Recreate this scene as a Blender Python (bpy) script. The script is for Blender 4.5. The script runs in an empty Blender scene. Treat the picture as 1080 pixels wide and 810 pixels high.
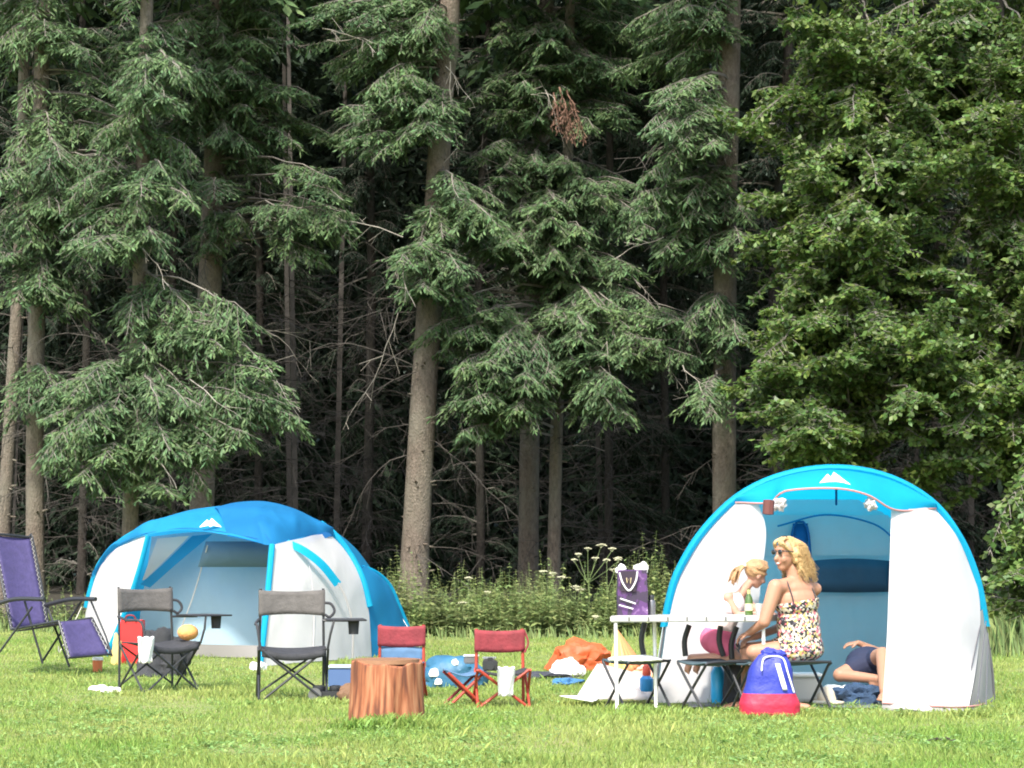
import bpy, bmesh, math, random
import numpy as np
from mathutils import Vector, Matrix, Quaternion
from mathutils.noise import noise as mnoise
R = math.radians
random.seed(7)
NR = np.random.RandomState(11)
scene = bpy.context.scene
COL = scene.collection

# ------------------------------------------------------------------ camera
F, CAMH, HOR = 2200.0, 1.2, 586.0
PITCH = math.atan((HOR - 405) / F)
cam = bpy.data.cameras.new('camera'); camo = bpy.data.objects.new('camera', cam)
COL.objects.link(camo); scene.camera = camo
camo.location = (0, 0, CAMH); camo.rotation_euler = (math.pi / 2 + PITCH, 0, 0)
cam.sensor_width = 36; cam.lens = F / 1080 * 36; cam.clip_start = .1; cam.clip_end = 500

def P(px, py, d):
    """world point at depth d (metres along +Y) for a spot read off the photograph"""
    x = (px - 540) / F; yu = (405 - py) / F
    fy = math.cos(PITCH) - math.sin(PITCH) * yu; fz = math.sin(PITCH) + math.cos(PITCH) * yu
    s = d / fy
    return Vector((x * s, d, CAMH + fz * s))
def GD(py):
    yu = (405 - py) / F
    fy = math.cos(PITCH) - math.sin(PITCH) * yu; fz = math.sin(PITCH) + math.cos(PITCH) * yu
    return -CAMH / fz * fy
def G(px, py):
    p = P(px, py, GD(py)); p.z = 0; return p

# ------------------------------------------------------------------ scene graph helpers
def tag(o, label=None, cat=None, group=None, kind=None):
    if label: o['label'] = label
    if cat: o['category'] = cat
    if group: o['group'] = group
    if kind: o['kind'] = kind
    return o
def empty(name, loc, label=None, cat=None, group=None, rz=0):
    o = bpy.data.objects.new(name, None); COL.objects.link(o)
    o.location = loc; o.rotation_euler = (0, 0, rz); o.empty_display_size = .2
    return tag(o, label, cat, group)
def link(name, me, mat, parent=None, smooth=False):
    o = bpy.data.objects.new(name, me); COL.objects.link(o)
    for m in (mat if isinstance(mat, (list, tuple)) else [mat]):
        if m: me.materials.append(m)
    if parent: o.parent = parent
    if smooth and len(me.polygons): me.polygons.foreach_set('use_smooth', [True] * len(me.polygons))
    return o
def npmesh(name, V, k, mat, parent=None, smooth=False):
    """mesh of len(V)/k separate k-gons"""
    V = np.ascontiguousarray(V, dtype=np.float32).reshape(-1, 3); n = len(V)
    me = bpy.data.meshes.new(name)
    me.vertices.add(n); me.vertices.foreach_set('co', V.ravel())
    me.loops.add(n); me.loops.foreach_set('vertex_index', np.arange(n, dtype=np.int32))
    me.polygons.add(n // k); me.polygons.foreach_set('loop_start', np.arange(0, n, k, dtype=np.int32))
    me.update(calc_edges=True)
    return link(name, me, mat, parent, smooth)
def npmesh_idx(name, V, Fq, mat, parent=None, smooth=False):
    V = np.ascontiguousarray(V, dtype=np.float32); Fq = np.ascontiguousarray(Fq, dtype=np.int32); k = Fq.shape[1]
    me = bpy.data.meshes.new(name)
    me.vertices.add(len(V)); me.vertices.foreach_set('co', V.ravel())
    me.loops.add(Fq.size); me.loops.foreach_set('vertex_index', Fq.ravel())
    me.polygons.add(len(Fq)); me.polygons.foreach_set('loop_start', np.arange(0, Fq.size, k, dtype=np.int32))
    me.update(calc_edges=True)
    return link(name, me, mat, parent, smooth)
def dup(o, parent=None):
    c = o.copy(); COL.objects.link(c)
    if parent: c.parent = parent
    for ch in list(o.children): dup(ch, c)
    return c

# ------------------------------------------------------------------ materials
def mat(name, col=(.5, .5, .5), rough=.7, metal=0, var=0, vscale=8, transl=0, island=0, spec=.5, bump=0, bscale=40, col2=None, sheen=0, hue=0, coord='Object'):
    m = bpy.data.materials.new(name); m.use_nodes = True
    nt = m.node_tree; N = nt.nodes; L = nt.links
    bs = N['Principled BSDF']; out = N['Material Output']
    bs.inputs['Roughness'].default_value = rough; bs.inputs['Metallic'].default_value = metal
    bs.inputs['Specular IOR Level'].default_value = spec
    if sheen: bs.inputs['Sheen Weight'].default_value = sheen
    tc = N.new('ShaderNodeTexCoord')
    c = N.new('ShaderNodeRGB'); c.outputs[0].default_value = (*col, 1); cs = c.outputs[0]
    if col2 or var:
        nz = N.new('ShaderNodeTexNoise'); nz.inputs['Scale'].default_value = vscale; nz.inputs['Detail'].default_value = 5
        L.new(tc.outputs[coord], nz.inputs['Vector'])
        mr = N.new('ShaderNodeMapRange'); mr.inputs[1].default_value = .32; mr.inputs[2].default_value = .68
        L.new(nz.outputs[0], mr.inputs[0])
        mx = N.new('ShaderNodeMix'); mx.data_type = 'RGBA'
        c2 = col2 or tuple(v * (1 - var) for v in col)
        mx.inputs[6].default_value = (*col, 1); mx.inputs[7].default_value = (*c2, 1)
        L.new(mr.outputs[0], mx.inputs[0]); cs = mx.outputs[2]
    if island:
        g = N.new('ShaderNodeNewGeometry')
        h = N.new('ShaderNodeHueSaturation')
        mr = N.new('ShaderNodeMapRange'); mr.inputs[3].default_value = 1 - island; mr.inputs[4].default_value = 1 + island
        L.new(g.outputs['Random Per Island'], mr.inputs[0]); L.new(mr.outputs[0], h.inputs['Value'])
        if hue:
            mr2 = N.new('ShaderNodeMapRange'); mr2.inputs[3].default_value = .5 - hue; mr2.inputs[4].default_value = .5 + hue
            mm = N.new('ShaderNodeMath'); mm.operation = 'FRACT'; ml = N.new('ShaderNodeMath'); ml.operation = 'MULTIPLY'; ml.inputs[1].default_value = 17.3
            L.new(g.outputs['Random Per Island'], ml.inputs[0]); L.new(ml.outputs[0], mm.inputs[0]); L.new(mm.outputs[0], mr2.inputs[0]); L.new(mr2.outputs[0], h.inputs['Hue'])
        L.new(cs, h.inputs['Color']); cs = h.outputs[0]
    L.new(cs, bs.inputs['Base Color'])
    if bump:
        nb = N.new('ShaderNodeTexNoise'); nb.inputs['Scale'].default_value = bscale; nb.inputs['Detail'].default_value = 6
        L.new(tc.outputs[coord], nb.inputs['Vector'])
        bn = N.new('ShaderNodeBump'); bn.inputs['Strength'].default_value = bump; bn.inputs['Distance'].default_value = .02
        L.new(nb.outputs[0], bn.inputs['Height']); L.new(bn.outputs[0], bs.inputs['Normal'])
    if transl:
        tr = N.new('ShaderNodeBsdfTranslucent'); L.new(cs, tr.inputs['Color'])
        ms = N.new('ShaderNodeMixShader'); ms.inputs[0].default_value = transl
        L.new(bs.outputs[0], ms.inputs[1]); L.new(tr.outputs[0], ms.inputs[2]); L.new(ms.outputs[0], out.inputs['Surface'])
    return m

# ------------------------------------------------------------------ bmesh shape helpers
def nbm(): return bmesh.new()
def done(name, bm, m, parent=None, smooth=True, bev=0):
    if bev:
        bmesh.ops.bevel(bm, geom=bm.edges[:], offset=bev, segments=2, affect='EDGES')
    me = bpy.data.meshes.new(name); bm.normal_update(); bm.to_mesh(me); bm.free()
    o = link(name, me, m, parent, False)
    if smooth:
        me.polygons.foreach_set('use_smooth', [True] * len(me.polygons))
        me.set_sharp_from_angle(angle=R(40))
    return o
def add_box(bm, c, s, rot=None):
    M = Matrix.Translation(c) @ (rot.to_4x4() if rot else Matrix.Identity(4)) @ Matrix.Diagonal((*s, 1))
    return bmesh.ops.create_cube(bm, size=1, matrix=M)
def add_tube(bm, pts, r, n=8, cap=True):
    pts = [Vector(p) for p in pts]; rs = r if isinstance(r, (list, tuple)) else [r] * len(pts)
    rings = []; up = None
    for i, p in enumerate(pts):
        t = (pts[min(i + 1, len(pts) - 1)] - pts[max(i - 1, 0)]).normalized()
        if up is None: up = Vector((0, 0, 1)) if abs(t.z) < .9 else Vector((1, 0, 0))
        a = t.cross(up)
        if a.length < 1e-4: a = t.cross(Vector((0, 1, .1)))
        a.normalize(); b = a.cross(t).normalized(); up = b
        rings.append([bm.verts.new(p + (a * math.cos(q * 2 * math.pi / n) + b * math.sin(q * 2 * math.pi / n)) * rs[i]) for q in range(n)])
    for i in range(len(rings) - 1):
        for q in range(n):
            bm.faces.new((rings[i][q], rings[i][(q + 1) % n], rings[i + 1][(q + 1) % n], rings[i + 1][q]))
    if cap:
        bm.faces.new(rings[0][::-1]); bm.faces.new(rings[-1])
def add_lathe(bm, prof, c=(0, 0, 0), n=20, sx=1, sy=1):
    rings = []
    for r_, z in prof:
        rings.append([bm.verts.new((c[0] + r_ * sx * math.cos(a * 2 * math.pi / n), c[1] + r_ * sy * math.sin(a * 2 * math.pi / n), c[2] + z)) for a in range(n)])
    for i in range(len(rings) - 1):
        for q in range(n): bm.faces.new((rings[i][q], rings[i][(q + 1) % n], rings[i + 1][(q + 1) % n], rings[i + 1][q]))
    bm.faces.new(rings[0][::-1]); bm.faces.new(rings[-1])
def add_grid(bm, rows):
    vs = [[bm.verts.new(p) for p in r] for r in rows]
    for i in range(len(vs) - 1):
        for j in range(len(vs[0]) - 1):
            try: bm.faces.new((vs[i][j], vs[i][j + 1], vs[i + 1][j + 1], vs[i + 1][j]))
            except ValueError: pass
    return vs
def thick(o, t, off=0):
    md = o.modifiers.new('thickness', 'SOLIDIFY'); md.thickness = t; md.offset = off; return o
def smooth_path(pts, n=24, closed=False):
    """catmull-rom resampled by arc length"""
    pts = [Vector(p) for p in pts]
    if len(pts) == 2: return [pts[0].lerp(pts[1], i / (n - 1)) for i in range(n)]
    q = [pts[0] * 2 - pts[1]] + pts + [pts[-1] * 2 - pts[-2]]
    fine = []
    for i in range(1, len(q) - 2):
        for s in range(12):
            t = s / 12; a, b, c, d = q[i - 1:i + 3]
            fine.append(.5 * ((2 * b) + (c - a) * t + (2 * a - 5 * b + 4 * c - d) * t * t + (3 * b - a - 3 * c + d) * t ** 3))
    fine.append(pts[-1])
    L = [0]
    for i in range(1, len(fine)): L.append(L[-1] + (fine[i] - fine[i - 1]).length)
    out = []; j = 0
    for i in range(n):
        s = L[-1] * i / (n - 1)
        while j < len(L) - 2 and L[j + 1] < s: j += 1
        u = (s - L[j]) / max(1e-9, L[j + 1] - L[j]); out.append(fine[j].lerp(fine[j + 1], min(1, u)))
    return out
def slab(rows, t):
    """closed cloth-like slab from a grid of points"""
    bm = nbm(); vs = add_grid(bm, rows); bm.normal_update()
    return bm
# ------------------------------------------------------------------ world and sun
SUN_EL, SUN_AZ = R(52), R(-163)      # azimuth measured from +Y clockwise: behind the camera, to its left
w = bpy.data.worlds.new('World'); scene.world = w; w.use_nodes = True
nt = w.node_tree; bg = nt.nodes['Background']
sky = nt.nodes.new('ShaderNodeTexSky'); sky.sky_type = 'NISHITA'; sky.sun_disc = False
sky.sun_elevation = SUN_EL; sky.sun_rotation = SUN_AZ; sky.air_density = 1.2; sky.dust_density = 3.0; sky.ozone_density = 1
nt.links.new(sky.outputs[0], bg.inputs[0]); bg.inputs[1].default_value = .15
sd = Vector((math.sin(SUN_AZ) * math.cos(SUN_EL), math.cos(SUN_AZ) * math.cos(SUN_EL), math.sin(SUN_EL)))
sl = bpy.data.lights.new('sun', 'SUN'); sl.energy = 2.4; sl.angle = R(5); sl.color = (1, .95, .87)
so = bpy.data.objects.new('sun', sl); COL.objects.link(so); so.rotation_euler = sd.to_track_quat('Z', 'Y').to_euler()
so.location = (-10, -10, 30)
vs_ = scene.view_settings; vs_.view_transform = 'Standard'; vs_.look = 'None'; vs_.gamma = 1; vs_.exposure = 1.42
try: vs_.use_curve_mapping = False
except Exception: pass
scene.cycles.max_bounces = 7; scene.cycles.transparent_max_bounces = 6; scene.cycles.use_denoising = True
scene.cycles.sample_clamp_indirect = 6; scene.cycles.filter_width = 1.9

# ------------------------------------------------------------------ ground
def gz(x, y):
    return .02 * mnoise(Vector((x * .35, y * .35, 0))) - .02 * 0 + (.0 if y < 33 else min(.35, (y - 33) * .03))
m_ground = mat('lawn_soil', (.14, .20, .05), .95, vscale=1.6, col2=(.24, .235, .085), bump=.5, bscale=60, coord='Object')
xs = np.concatenate([np.linspace(-160, -16, 20), np.linspace(-15, 15, 76), np.linspace(16, 160, 20)])
ys = np.concatenate([np.linspace(-60, 8, 10), np.linspace(9, 45, 90), np.linspace(47, 300, 24)])
V = np.array([(x, y, gz(x, y)) for y in ys for x in xs]); nx = len(xs)
Fq = np.array([(j * nx + i, j * nx + i + 1, (j + 1) * nx + i + 1, (j + 1) * nx + i) for j in range(len(ys) - 1) for i in range(nx - 1)])
tag(npmesh_idx('ground', V, Fq, m_ground, smooth=True), 'flat campsite meadow', kind='structure')

# ------------------------------------------------------------------ lawn grass: blades
def gzv(x, y):
    return np.array([gz(a, b) for a, b in zip(x, y)])
def blades(n, dmin, dmax, hmin, hmax, wd, spread=1.12, lean=.6, xr=None):
    # density falls with distance
    u = NR.rand(n); d = dmin * (dmax / dmin) ** u if dmax > dmin else np.full(n, dmin)
    x = (NR.rand(n) - .5) * d * 2 * .2455 * spread * 1.02
    if xr is not None: x = xr[0] + NR.rand(n) * (xr[1] - xr[0])
    z = gzv(x, d)
    h = hmin + (hmax - hmin) * NR.rand(n) ** 1.6
    # clumps of longer grass
    thin = np.sin(x * .9 + 2 + np.sin(d * .7)) * np.sin(d * 1.1 + x * .6) + .5 * np.sin(x * 3.1 + d) ; h *= np.where(thin > .75, .55, 1)
    cl = np.sin(x * 2.3 + np.sin(d * 1.9) * 2) * np.sin(d * 2.9 + np.sin(x * 1.3) * 2); h *= 1 + .35 * cl
    a = NR.rand(n) * 2 * np.pi; la = NR.rand(n) * 2 * np.pi; ll = h * lean * NR.rand(n)
    w2 = wd * (.6 + .8 * NR.rand(n)) * .5 * np.sqrt(d / 14)
    bx, by = np.cos(a) * w2, np.sin(a) * w2; lx, ly = np.cos(la) * ll, np.sin(la) * ll
    B = np.stack([x, d, z - .004], 1)
    V = np.zeros((n, 4, 3)); V[:, 0] = B + np.stack([bx, by, 0 * x], 1); V[:, 1] = B - np.stack([bx, by, 0 * x], 1)
    V[:, 2] = B + np.stack([lx * .45 - bx * .7, ly * .45 - by * .7, h * .65], 1)
    V[:, 3] = B + np.stack([lx, ly, h * .95], 1)
    return V
m_grass = mat('grass_blade', (.215, .345, .07), .55, island=.3, hue=.02, transl=.35, vscale=.55, col2=(.35, .41, .12), spec=.35, coord='Object')
V = np.concatenate([blades(430000, 11.0, 34, .018, .05, .008, spread=1.5), blades(9000, 11.2, 26, .04, .085, .008, lean=.9)])
def tuft(px, py, n, sx, sy, h0, h1):
    g = G(px, py); x = g.x + NR.randn(n) * sx; d = g.y + NR.randn(n) * sy; z = gzv(x, d); h = h0 + (h1 - h0) * NR.rand(n); a = NR.rand(n) * 6.28; l = h * .9 * NR.rand(n); w2 = .004
    q = np.zeros((n, 4, 3)); B = np.stack([x, d, z - .004], 1); wv = np.stack([np.cos(a + 1.5) * w2, np.sin(a + 1.5) * w2, 0 * x], 1); lv = np.stack([np.cos(a) * l, np.sin(a) * l, h], 1)
    q[:, 0] = B - wv; q[:, 1] = B + wv; q[:, 2] = B + lv * [.4, .4, .7] + wv; q[:, 3] = B + lv; return q
V = np.concatenate([V] + [tuft(*t) for t in ((385, 769, 260, .10, .05, .04, .10), (425, 768, 420, .16, .05, .05, .12), (458, 770, 260, .09, .06, .04, .09), (660, 752, 120, .1, .05, .03, .08), (700, 755, 160, .1, .05, .03, .08), (800, 762, 300, .18, .04, .03, .07), (860, 757, 200, .15, .05, .03, .07), (960, 757, 300, .3, .04, .03, .07), (1030, 757, 200, .12, .05, .04, .09), (270, 744, 120, .1, .06, .03, .07), (345, 744, 160, .12, .06, .03, .08), (140, 735, 120, .12, .06, .03, .07), (730, 757, 160, .12, .05, .03, .08))])
tag(npmesh('grass', V.reshape(-1, 3), 4, m_grass), 'short mown meadow grass', kind='stuff')
# clover and plantain leaves between the blades
def rosettes(cs, nl, rad, lw, zl):
    out = []
    for (x, y) in cs:
        k = nl
        a = NR.rand(k) * 2 * np.pi; r0 = NR.rand(k) * rad; L = lw * (.7 + .6 * NR.rand(k)); z = gz(x, y) + zl * (.3 + .9 * NR.rand(k))
        cx, cy = x + np.cos(a) * r0, y + np.sin(a) * r0; dx, dy = np.cos(a + NR.randn(k) * .6), np.sin(a + NR.randn(k) * .6)
        til = NR.randn(k) * .35
        q = np.zeros((k, 4, 3))
        q[:, 0] = np.stack([cx - dx * L * .5, cy - dy * L * .5, z - til * L * .3], 1)
        q[:, 1] = np.stack([cx - dy * L * .32, cy + dx * L * .32, z + .1 * L], 1)
        q[:, 2] = np.stack([cx + dx * L * .5, cy + dy * L * .5, z + til * L * .6], 1)
        q[:, 3] = np.stack([cx + dy * L * .32, cy - dx * L * .32, z + .1 * L], 1)
        out.append(q)
    return np.concatenate(out)
def scatter(n, dmin, dmax, thr):
    out = []
    while len(out) < n:
        d = dmin * (dmax / dmin) ** random.random(); x = (random.random() - .5) * d * .72
        if mnoise(Vector((x * .9, d * .9, 5))) + .25 * random.random() > thr: out.append((x, d))
    return out
m_clover = mat('clover_leaf', (.24, .38, .11), .5, island=.25, hue=.02, transl=.3, spec=.5)
tag(npmesh('clover', np.concatenate([rosettes(scatter(3000, 11.2, 22, .05), 7, .07, .028, .035), rosettes(scatter(260, 11.2, 17, .3), 9, .10, .042, .03)]).reshape(-1, 3), 4, m_clover), 'clover and plantain leaves in the meadow', kind='stuff')
# ------------------------------------------------------------------ foliage builders
def nrm(a): return a / np.maximum(1e-9, np.linalg.norm(a, axis=-1, keepdims=True))
def prisms(P0, P1, r0, r1):
    P0 = np.asarray(P0, float); P1 = np.asarray(P1, float); n = len(P0)
    t = nrm(P1 - P0); ref = np.where(np.abs(t[:, 2:3]) > .9, [[1., 0, 0]], [[0, 0, 1.]])
    a = nrm(np.cross(t, ref)); b = np.cross(t, a)
    r0 = np.broadcast_to(np.asarray(r0, float), (n,))[:, None]; r1 = np.broadcast_to(np.asarray(r1, float), (n,))[:, None]
    Q = []
    ring = [(math.cos(k * 2.0944), math.sin(k * 2.0944)) for k in range(3)]
    for k in range(3):
        c, s = ring[k]; c2, s2 = ring[(k + 1) % 3]
        q = np.zeros((n, 4, 3)); q[:, 0] = P0 + (a * c + b * s) * r0; q[:, 1] = P0 + (a * c2 + b * s2) * r0
        q[:, 2] = P1 + (a * c2 + b * s2) * r1; q[:, 3] = P1 + (a * c + b * s) * r1; Q.append(q)
    return np.concatenate(Q)
def bough(p0, p1, lift, width, t0=.25, twig=.13, tw=.034, step=.095, sub=.045, droop=.5, leaf=False, rs=NR):
    """returns foliage quads, limb quads"""
    p0 = np.array(p0, float); p1 = np.array(p1, float); L = np.linalg.norm(p1 - p0)
    c = (p0 + p1) / 2 + np.array([0, 0, lift])
    f = lambda t: ((1 - t) ** 2)[:, None] * p0 + (2 * t * (1 - t))[:, None] * c + (t ** 2)[:, None] * p1
    ts = np.linspace(0, 1, 9); pts = f(ts)
    pts[1:-1] += rs.randn(7, 3) * .03 * L / 3
    rr = np.linspace(.012 + .006 * L, .005, 9)
    limb = [prisms(pts[:-1], pts[1:], rr[:-1], rr[1:])]
    n = max(4, int(L * (1 - t0) / step)); t = t0 + (1 - t0) * (np.arange(n) + rs.rand(n) * .8) / n
    t = np.repeat(t, 2); sgn = np.tile([1, -1], n); m = len(t)
    B = f(t); tan = nrm(f(np.minimum(t + .03, 1.03)) - B)
    side = nrm(np.cross(tan, [[0, 0, 1.]])) * sgn[:, None]
    sh = np.clip((t - t0) / (1 - t0), 0, 1); shape = (np.sin(np.pi * np.clip(sh * .8 + .22, 0, 1)) ** .7) * .9 + .12
    bl = width * shape * (.3 + 1.0 * rs.rand(m) ** 1.3)
    bd = nrm(side * 1.0 + tan * (.55 + .5 * rs.rand(m))[:, None] + np.array([0, 0, -1.]) * (droop * rs.rand(m))[:, None] + rs.randn(m, 3) * .15)
    E_ = B + bd * bl[:, None] + np.array([0, 0, -1.]) * (bl * droop * .35)[:, None]
    limb.append(prisms(B, E_, .006, .003))
    # sub twigs
    K = max(3, int(width / sub)); s = (np.arange(K) + .3) / K
    S = np.repeat(s[None], m, 0).ravel(); idx = np.repeat(np.arange(m), K)
    keep = rs.rand(len(idx)) < np.clip(bl[idx] / width * 1.1, .15, 1)
    S = S[keep]; idx = idx[keep]
    S = np.concatenate([S, S, np.ones(m)]); idx = np.concatenate([idx, idx, np.arange(m)])
    sg = np.concatenate([np.ones(len(S) // 2 if False else keep.sum()), -np.ones(keep.sum()), np.zeros(m)])
    q = len(S); pos = B[idx] + (E_ - B)[idx] * S[:, None] + rs.randn(q, 3) * .012
    d0 = nrm((E_ - B)[idx]); sd_ = nrm(np.cross(d0, [[0, 0, 1.]]))
    if leaf:
        td = nrm(d0 * .4 + sd_ * sg[:, None] * .8 + rs.randn(q, 3) * .5 + np.array([0, 0, -.25]))
    else:
        td = nrm(d0 * (.7 + .3 * rs.rand(q))[:, None] + sd_ * (sg * (.5 + .4 * rs.rand(q)))[:, None] + rs.randn(q, 3) * .22 + np.array([0, 0, -1.]) * (droop * .7 * rs.rand(q))[:, None])
    tl = twig * (.65 + .7 * rs.rand(q)); nv = nrm(np.array([0, -.25, 1.]) + rs.randn(q, 3) * (.5 if leaf else .45))
    wv = nrm(np.cross(td, nv)) * (tw * (.7 + .6 * rs.rand(q)))[:, None] * .5
    Q = np.zeros((q, 4, 3)); up = np.cross(wv, td); up = nrm(up) * np.sign(up[:, 2:3] + 1e-6)
    Q[:, 0] = pos; Q[:, 2] = pos + td * tl[:, None]
    mid = pos + td * (tl * .5)[:, None]
    Q[:, 1] = mid + wv - up * tw * .12; Q[:, 3] = mid - wv - up * tw * .12
    return Q, np.concatenate(limb)
def dead_branch(p, dirv, L, n=7, rs=NR, r=.012):
    """bare, crooked branch with side twigs -> list of limb quads"""
    p = np.array(p, float); d = nrm(np.array(dirv, float)[None])[0]; P0 = []; P1 = []; r0 = []
    cur = p; k = 7
    for i in range(k):
        nd = nrm((d + rs.randn(3) * .16 + np.array([0, 0, -.03 * i]))[None])[0]; nx_ = cur + nd * L / k
        P0.append(cur); P1.append(nx_); r0.append(r * (1 - i / k * .75))
        for j in range(max(1, n // k + 1)):
            if rs.rand() < .75:
                td = nrm((nd * .5 + rs.randn(3) * .55 + np.array([0, 0, -.25]))[None])[0]; tl = L * (.12 + .22 * rs.rand())
                s = cur + (nx_ - cur) * rs.rand(); e = s + td * tl; P0.append(s); P1.append(e); r0.append(r * .4)
                if rs.rand() < .6:
                    td2 = nrm((td + rs.randn(3) * .5 + np.array([0, 0, -.3]))[None])[0]; P0.append(s + td * tl * .5); P1.append(s + td * tl * .5 + td2 * tl * .6); r0.append(r * .3)
        cur = nx_; d = nd
    r0 = np.array(r0); return prisms(P0, P1, r0, r0 * .7)

def bark(name, a, b, lichen=None):
    m = bpy.data.materials.new(name); m.use_nodes = True; nt = m.node_tree; N = nt.nodes; L = nt.links
    bs = N['Principled BSDF']; bs.inputs['Roughness'].default_value = .9; bs.inputs['Specular IOR Level'].default_value = .2
    tc = N.new('ShaderNodeTexCoord'); mp = N.new('ShaderNodeMapping'); mp.inputs['Scale'].default_value = (1, 1, .45); L.new(tc.outputs['Object'], mp.inputs[0])
    n1 = N.new('ShaderNodeTexNoise'); n1.inputs['Scale'].default_value = 22; n1.inputs['Detail'].default_value = 8; n1.inputs['Roughness'].default_value = .7
    vo = N.new('ShaderNodeTexVoronoi'); vo.inputs['Scale'].default_value = 34; vo.feature = 'DISTANCE_TO_EDGE'
    n2 = N.new('ShaderNodeTexNoise'); n2.inputs['Scale'].default_value = 2.2; n2.inputs['Detail'].default_value = 4
    for x in (n1, vo, n2): L.new(mp.outputs[0], x.inputs['Vector'])
    cr = N.new('ShaderNodeValToRGB'); cr.color_ramp.elements[0].position = .33; cr.color_ramp.elements[1].position = .68
    cr.color_ramp.elements[0].color = (*[v * .45 for v in a], 1); cr.color_ramp.elements[1].color = (*a, 1)
    L.new(n1.outputs[0], cr.inputs[0])
    mr = N.new('ShaderNodeMapRange'); mr.inputs[1].default_value = .4; mr.inputs[2].default_value = .65; L.new(n2.outputs[0], mr.inputs[0])
    mx = N.new('ShaderNodeMix'); mx.data_type = 'RGBA'; L.new(mr.outputs[0], mx.inputs[0]); L.new(cr.outputs[0], mx.inputs[6]); mx.inputs[7].default_value = (*b, 1)
    mm = N.new('ShaderNodeMix'); mm.data_type = 'RGBA'; mm.inputs[0].default_value = .5; L.new(cr.outputs[0], mm.inputs[6]); L.new(mx.outputs[2], mm.inputs[7])
    L.new(mm.outputs[2], bs.inputs['Base Color'])
    ad = N.new('ShaderNodeMath'); ad.operation = 'ADD'; L.new(n1.outputs[0], ad.inputs[0]); L.new(vo.outputs[0], ad.inputs[1])
    bp = N.new('ShaderNodeBump'); bp.inputs['Strength'].default_value = .9; bp.inputs['Distance'].default_value = .03; L.new(ad.outputs[0], bp.inputs['Height']); L.new(bp.outputs[0], bs.inputs['Normal'])
    return m
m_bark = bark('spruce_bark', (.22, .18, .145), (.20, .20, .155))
m_bark2 = bark('dark_bark', (.07, .06, .052), (.06, .062, .048))  # second row spruces: shade of the wood put into the bark; broadleaf trees share it
m_limb = mat('grey_limb', (.22, .20, .17), .9, var=.4, vscale=6)
m_dead = mat('dead_twig', (.085, .075, .065), .9, var=.4, vscale=3)
m_dead_pale = mat('pale_dead_twig', (.36, .33, .28), .9, var=.3, vscale=5)
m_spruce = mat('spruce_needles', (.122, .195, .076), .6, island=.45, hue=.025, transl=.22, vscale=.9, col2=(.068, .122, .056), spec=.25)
m_spruce_shade = mat('spruce_needles_shade_tint', (.042, .068, .036), .65, island=.4, hue=.02, transl=.1, vscale=.6, col2=(.028, .045, .03), spec=.2)  # same needles, with the shade inside the wood put into the colour
m_beech = mat('broad_leaf', (.138, .215, .046), .45, island=.42, hue=.03, transl=.35, vscale=1.0, col2=(.085, .145, .045), spec=.45)
m_rust = mat('brown_needles', (.13, .07, .045), .8, island=.3, transl=.1)

def trunk(path, r, parent, name='trunk', m=None, knots=20, seed=1):
    """tapered, slightly irregular trunk with branch stubs"""
    rs = random.Random(seed); pts = smooth_path(path, 40); bm = nbm(); n = 14; rings = []
    for i, p in enumerate(pts):
        t = i / 39; rad = r[0] + (r[1] - r[0]) * t
        fl = 1 + .45 * math.exp(-max(0, p.z) / .35)
        rings.append([bm.verts.new(Vector((p.x, p.y, p.z)) + Vector((math.cos(q * 2 * math.pi / n), math.sin(q * 2 * math.pi / n), 0)) * rad * (fl if q % 3 else (fl - 1) * 1.5 + 1) * (1 + .06 * mnoise(Vector((q * .9, p.z * 1.3, seed))))) for q in range(n)])
    for i in range(39):
        for q in range(n): bm.faces.new((rings[i][q], rings[i][(q + 1) % n], rings[i + 1][(q + 1) % n], rings[i + 1][q]))
    bm.faces.new(rings[-1])
    for k in range(knots):
        t = rs.uniform(.03, .6); i = int(t * 38); p = pts[i]; a = rs.uniform(math.pi, 2 * math.pi); rad = r[0] + (r[1] - r[0]) * t
        d = Vector((math.cos(a), math.sin(a), rs.uniform(-.2, .3)))
        add_tube(bm, [p + d * rad * .8, p + d * (rad + rs.uniform(.03, .12))], [rs.uniform(.015, .035), .01], 6)
    return done(name, bm, m or m_bark, parent)
def at_h(path, z):
    for a, b in zip(path, path[1:]):
        if (a.z <= z <= b.z): return a.lerp(b, (z - a.z) / max(1e-6, b.z - a.z))
    return path[-1]
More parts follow.
